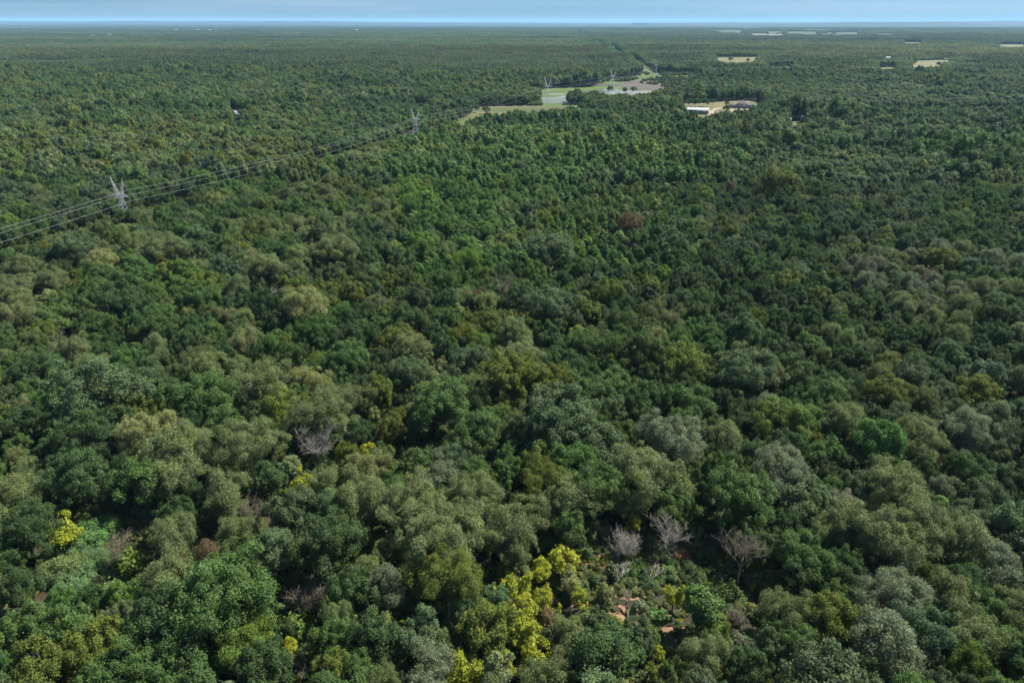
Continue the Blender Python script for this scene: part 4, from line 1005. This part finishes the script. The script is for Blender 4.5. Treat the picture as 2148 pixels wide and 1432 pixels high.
for (cx, z0, yf) in ((-4.5, 1, -6), (-1.4, 1, -6), (1.6, 1, -6), (4.6, 1, -6), (-4.5, 3.9, -6), (0, 3.9, -6), (4.5, 3.9, -6), (9.5, 1, -4), (-10, 1, -5), (-14.5, 1, -5)):
    f_ = part(r, 'window', 'white_metal', box(cx - .8, cx + .8, yf - .05, yf + .02, z0, z0 + 1.5)); part(f_, 'pane', 'dark_glass', box(cx - .65, cx + .65, yf - .08, yf - .052, z0 + .12, z0 + 1.38))
part(r, 'garage_door', 'dark_glass', box(11.2, 16, -4.06, -3.98, .05, 2.6))
part(r, 'door', 'door_paint', box(-.0 + 2.8, 3.8, -6.06, -5.98, 0, 2.2))
building('shed', 491, 240, 24, 8, 3.0, 1.4, 'grey_metal', 'lilac_roof', 'long low shed with pale lilac roof half hidden in the wood at left', 'shed', wins=4)
building('trailer', 495.5, 245.5, 9, 4, 2.6, .5, 'white_wall', 'white_metal', 'short white trailer parked just in front of the long low shed', 'trailer', wins=2, z=1.5)
building('outbuilding', 1630, 211, 9, 7, 3.5, 1.6, 'white_wall', 'mauve_roof', 'small outbuilding peeking over trees right of the large house', 'outbuilding', z=3.5)
building('farm_building', 1958, 125.5, 26, 10, 3.6, 1.8, 'white_wall', 'white_metal', 'white-roofed farm building at the top of the small pasture, far right', 'farm building', wins=4)
building('farm_building', 1990, 126.5, 30, 9, 3.2, 1.6, 'white_wall', 'mauve_roof', 'long pale farm building right of the white-roofed one', 'farm building', wins=5)
building('farm_building', 1861, 127, 14, 9, 8, 2.0, 'white_wall', 'white_metal', 'white gable roof among dark trees left of the small pasture', 'farm building')
building('farm_building', 1845, 135, 10, 8, 8, 2.0, 'white_wall', 'white_metal', 'smaller white roof among trees, leftmost of the farm roofs', 'farm building')
building('farm_building', 1925, 119.5, 12, 8, 8, 2.0, 'white_wall', 'white_metal', 'little white roof behind the top left corner of the small pasture', 'farm building')
building('farm_building', 2044, 127, 20, 8, 3.5, 1.6, 'white_wall', 'mauve_roof', 'pale roof right of the curving road', 'farm building')
building('cabin', 1648, 261, 9, 6, 3, 1.3, 'white_wall', 'lilac_roof', 'low pale-roofed cabin in the small clearing below the large house', 'cabin', z=3)
building('cabin', 1688, 257, 10, 6, 3, 1.3, 'white_wall', 'white_metal', 'white-roofed cabin at the right of the small clearing', 'cabin', z=3)
for i, (px, py, s, lab) in enumerate([(196, 80, 24, 'tiny white roof far off at upper left'), (230, 77.5, 30, 'tiny pale roof pair far off, right of the lone white roof'), (369, 66, 60, 'bright white roof on the far ridge at left'), (415, 66, 40, 'first small pale roof in the far row at left'),
        (440, 66, 40, 'middle small pale roof in the far row at left'), (453, 64.5, 36, 'rightmost pale roof in the far row at left'), (748, 66, 50, 'tiny white roof far off left of centre'), (1918, 54.5, 140, 'long pale roof line on the far plain at upper right')]):
    building('distant_building', px, py, s * .7, s * .3, 19.5, s * .04, 'white_wall', 'white_metal', lab, 'distant building', wins=0, door=False)

# ------------------------------------------------------------------ air
v, q = box(-75000, 75000, -2500, 61500, -1.0, 235.0)
m, nt_, out = new_mat('haze')
pv = nt_.nodes.new('ShaderNodeVolumePrincipled'); pv.inputs['Density'].default_value = 2.8e-5
pv.inputs['Color'].default_value = (.36, .66, .95, 1); pv.inputs['Anisotropy'].default_value = 0.0
nt_.links.new(pv.outputs[0], out.inputs['Volume'])
link('haze', mesh_from('haze', v, quads=q, mats=[m]), kind='stuff', label='thin bluish haze over the far woodland', cat='haze')
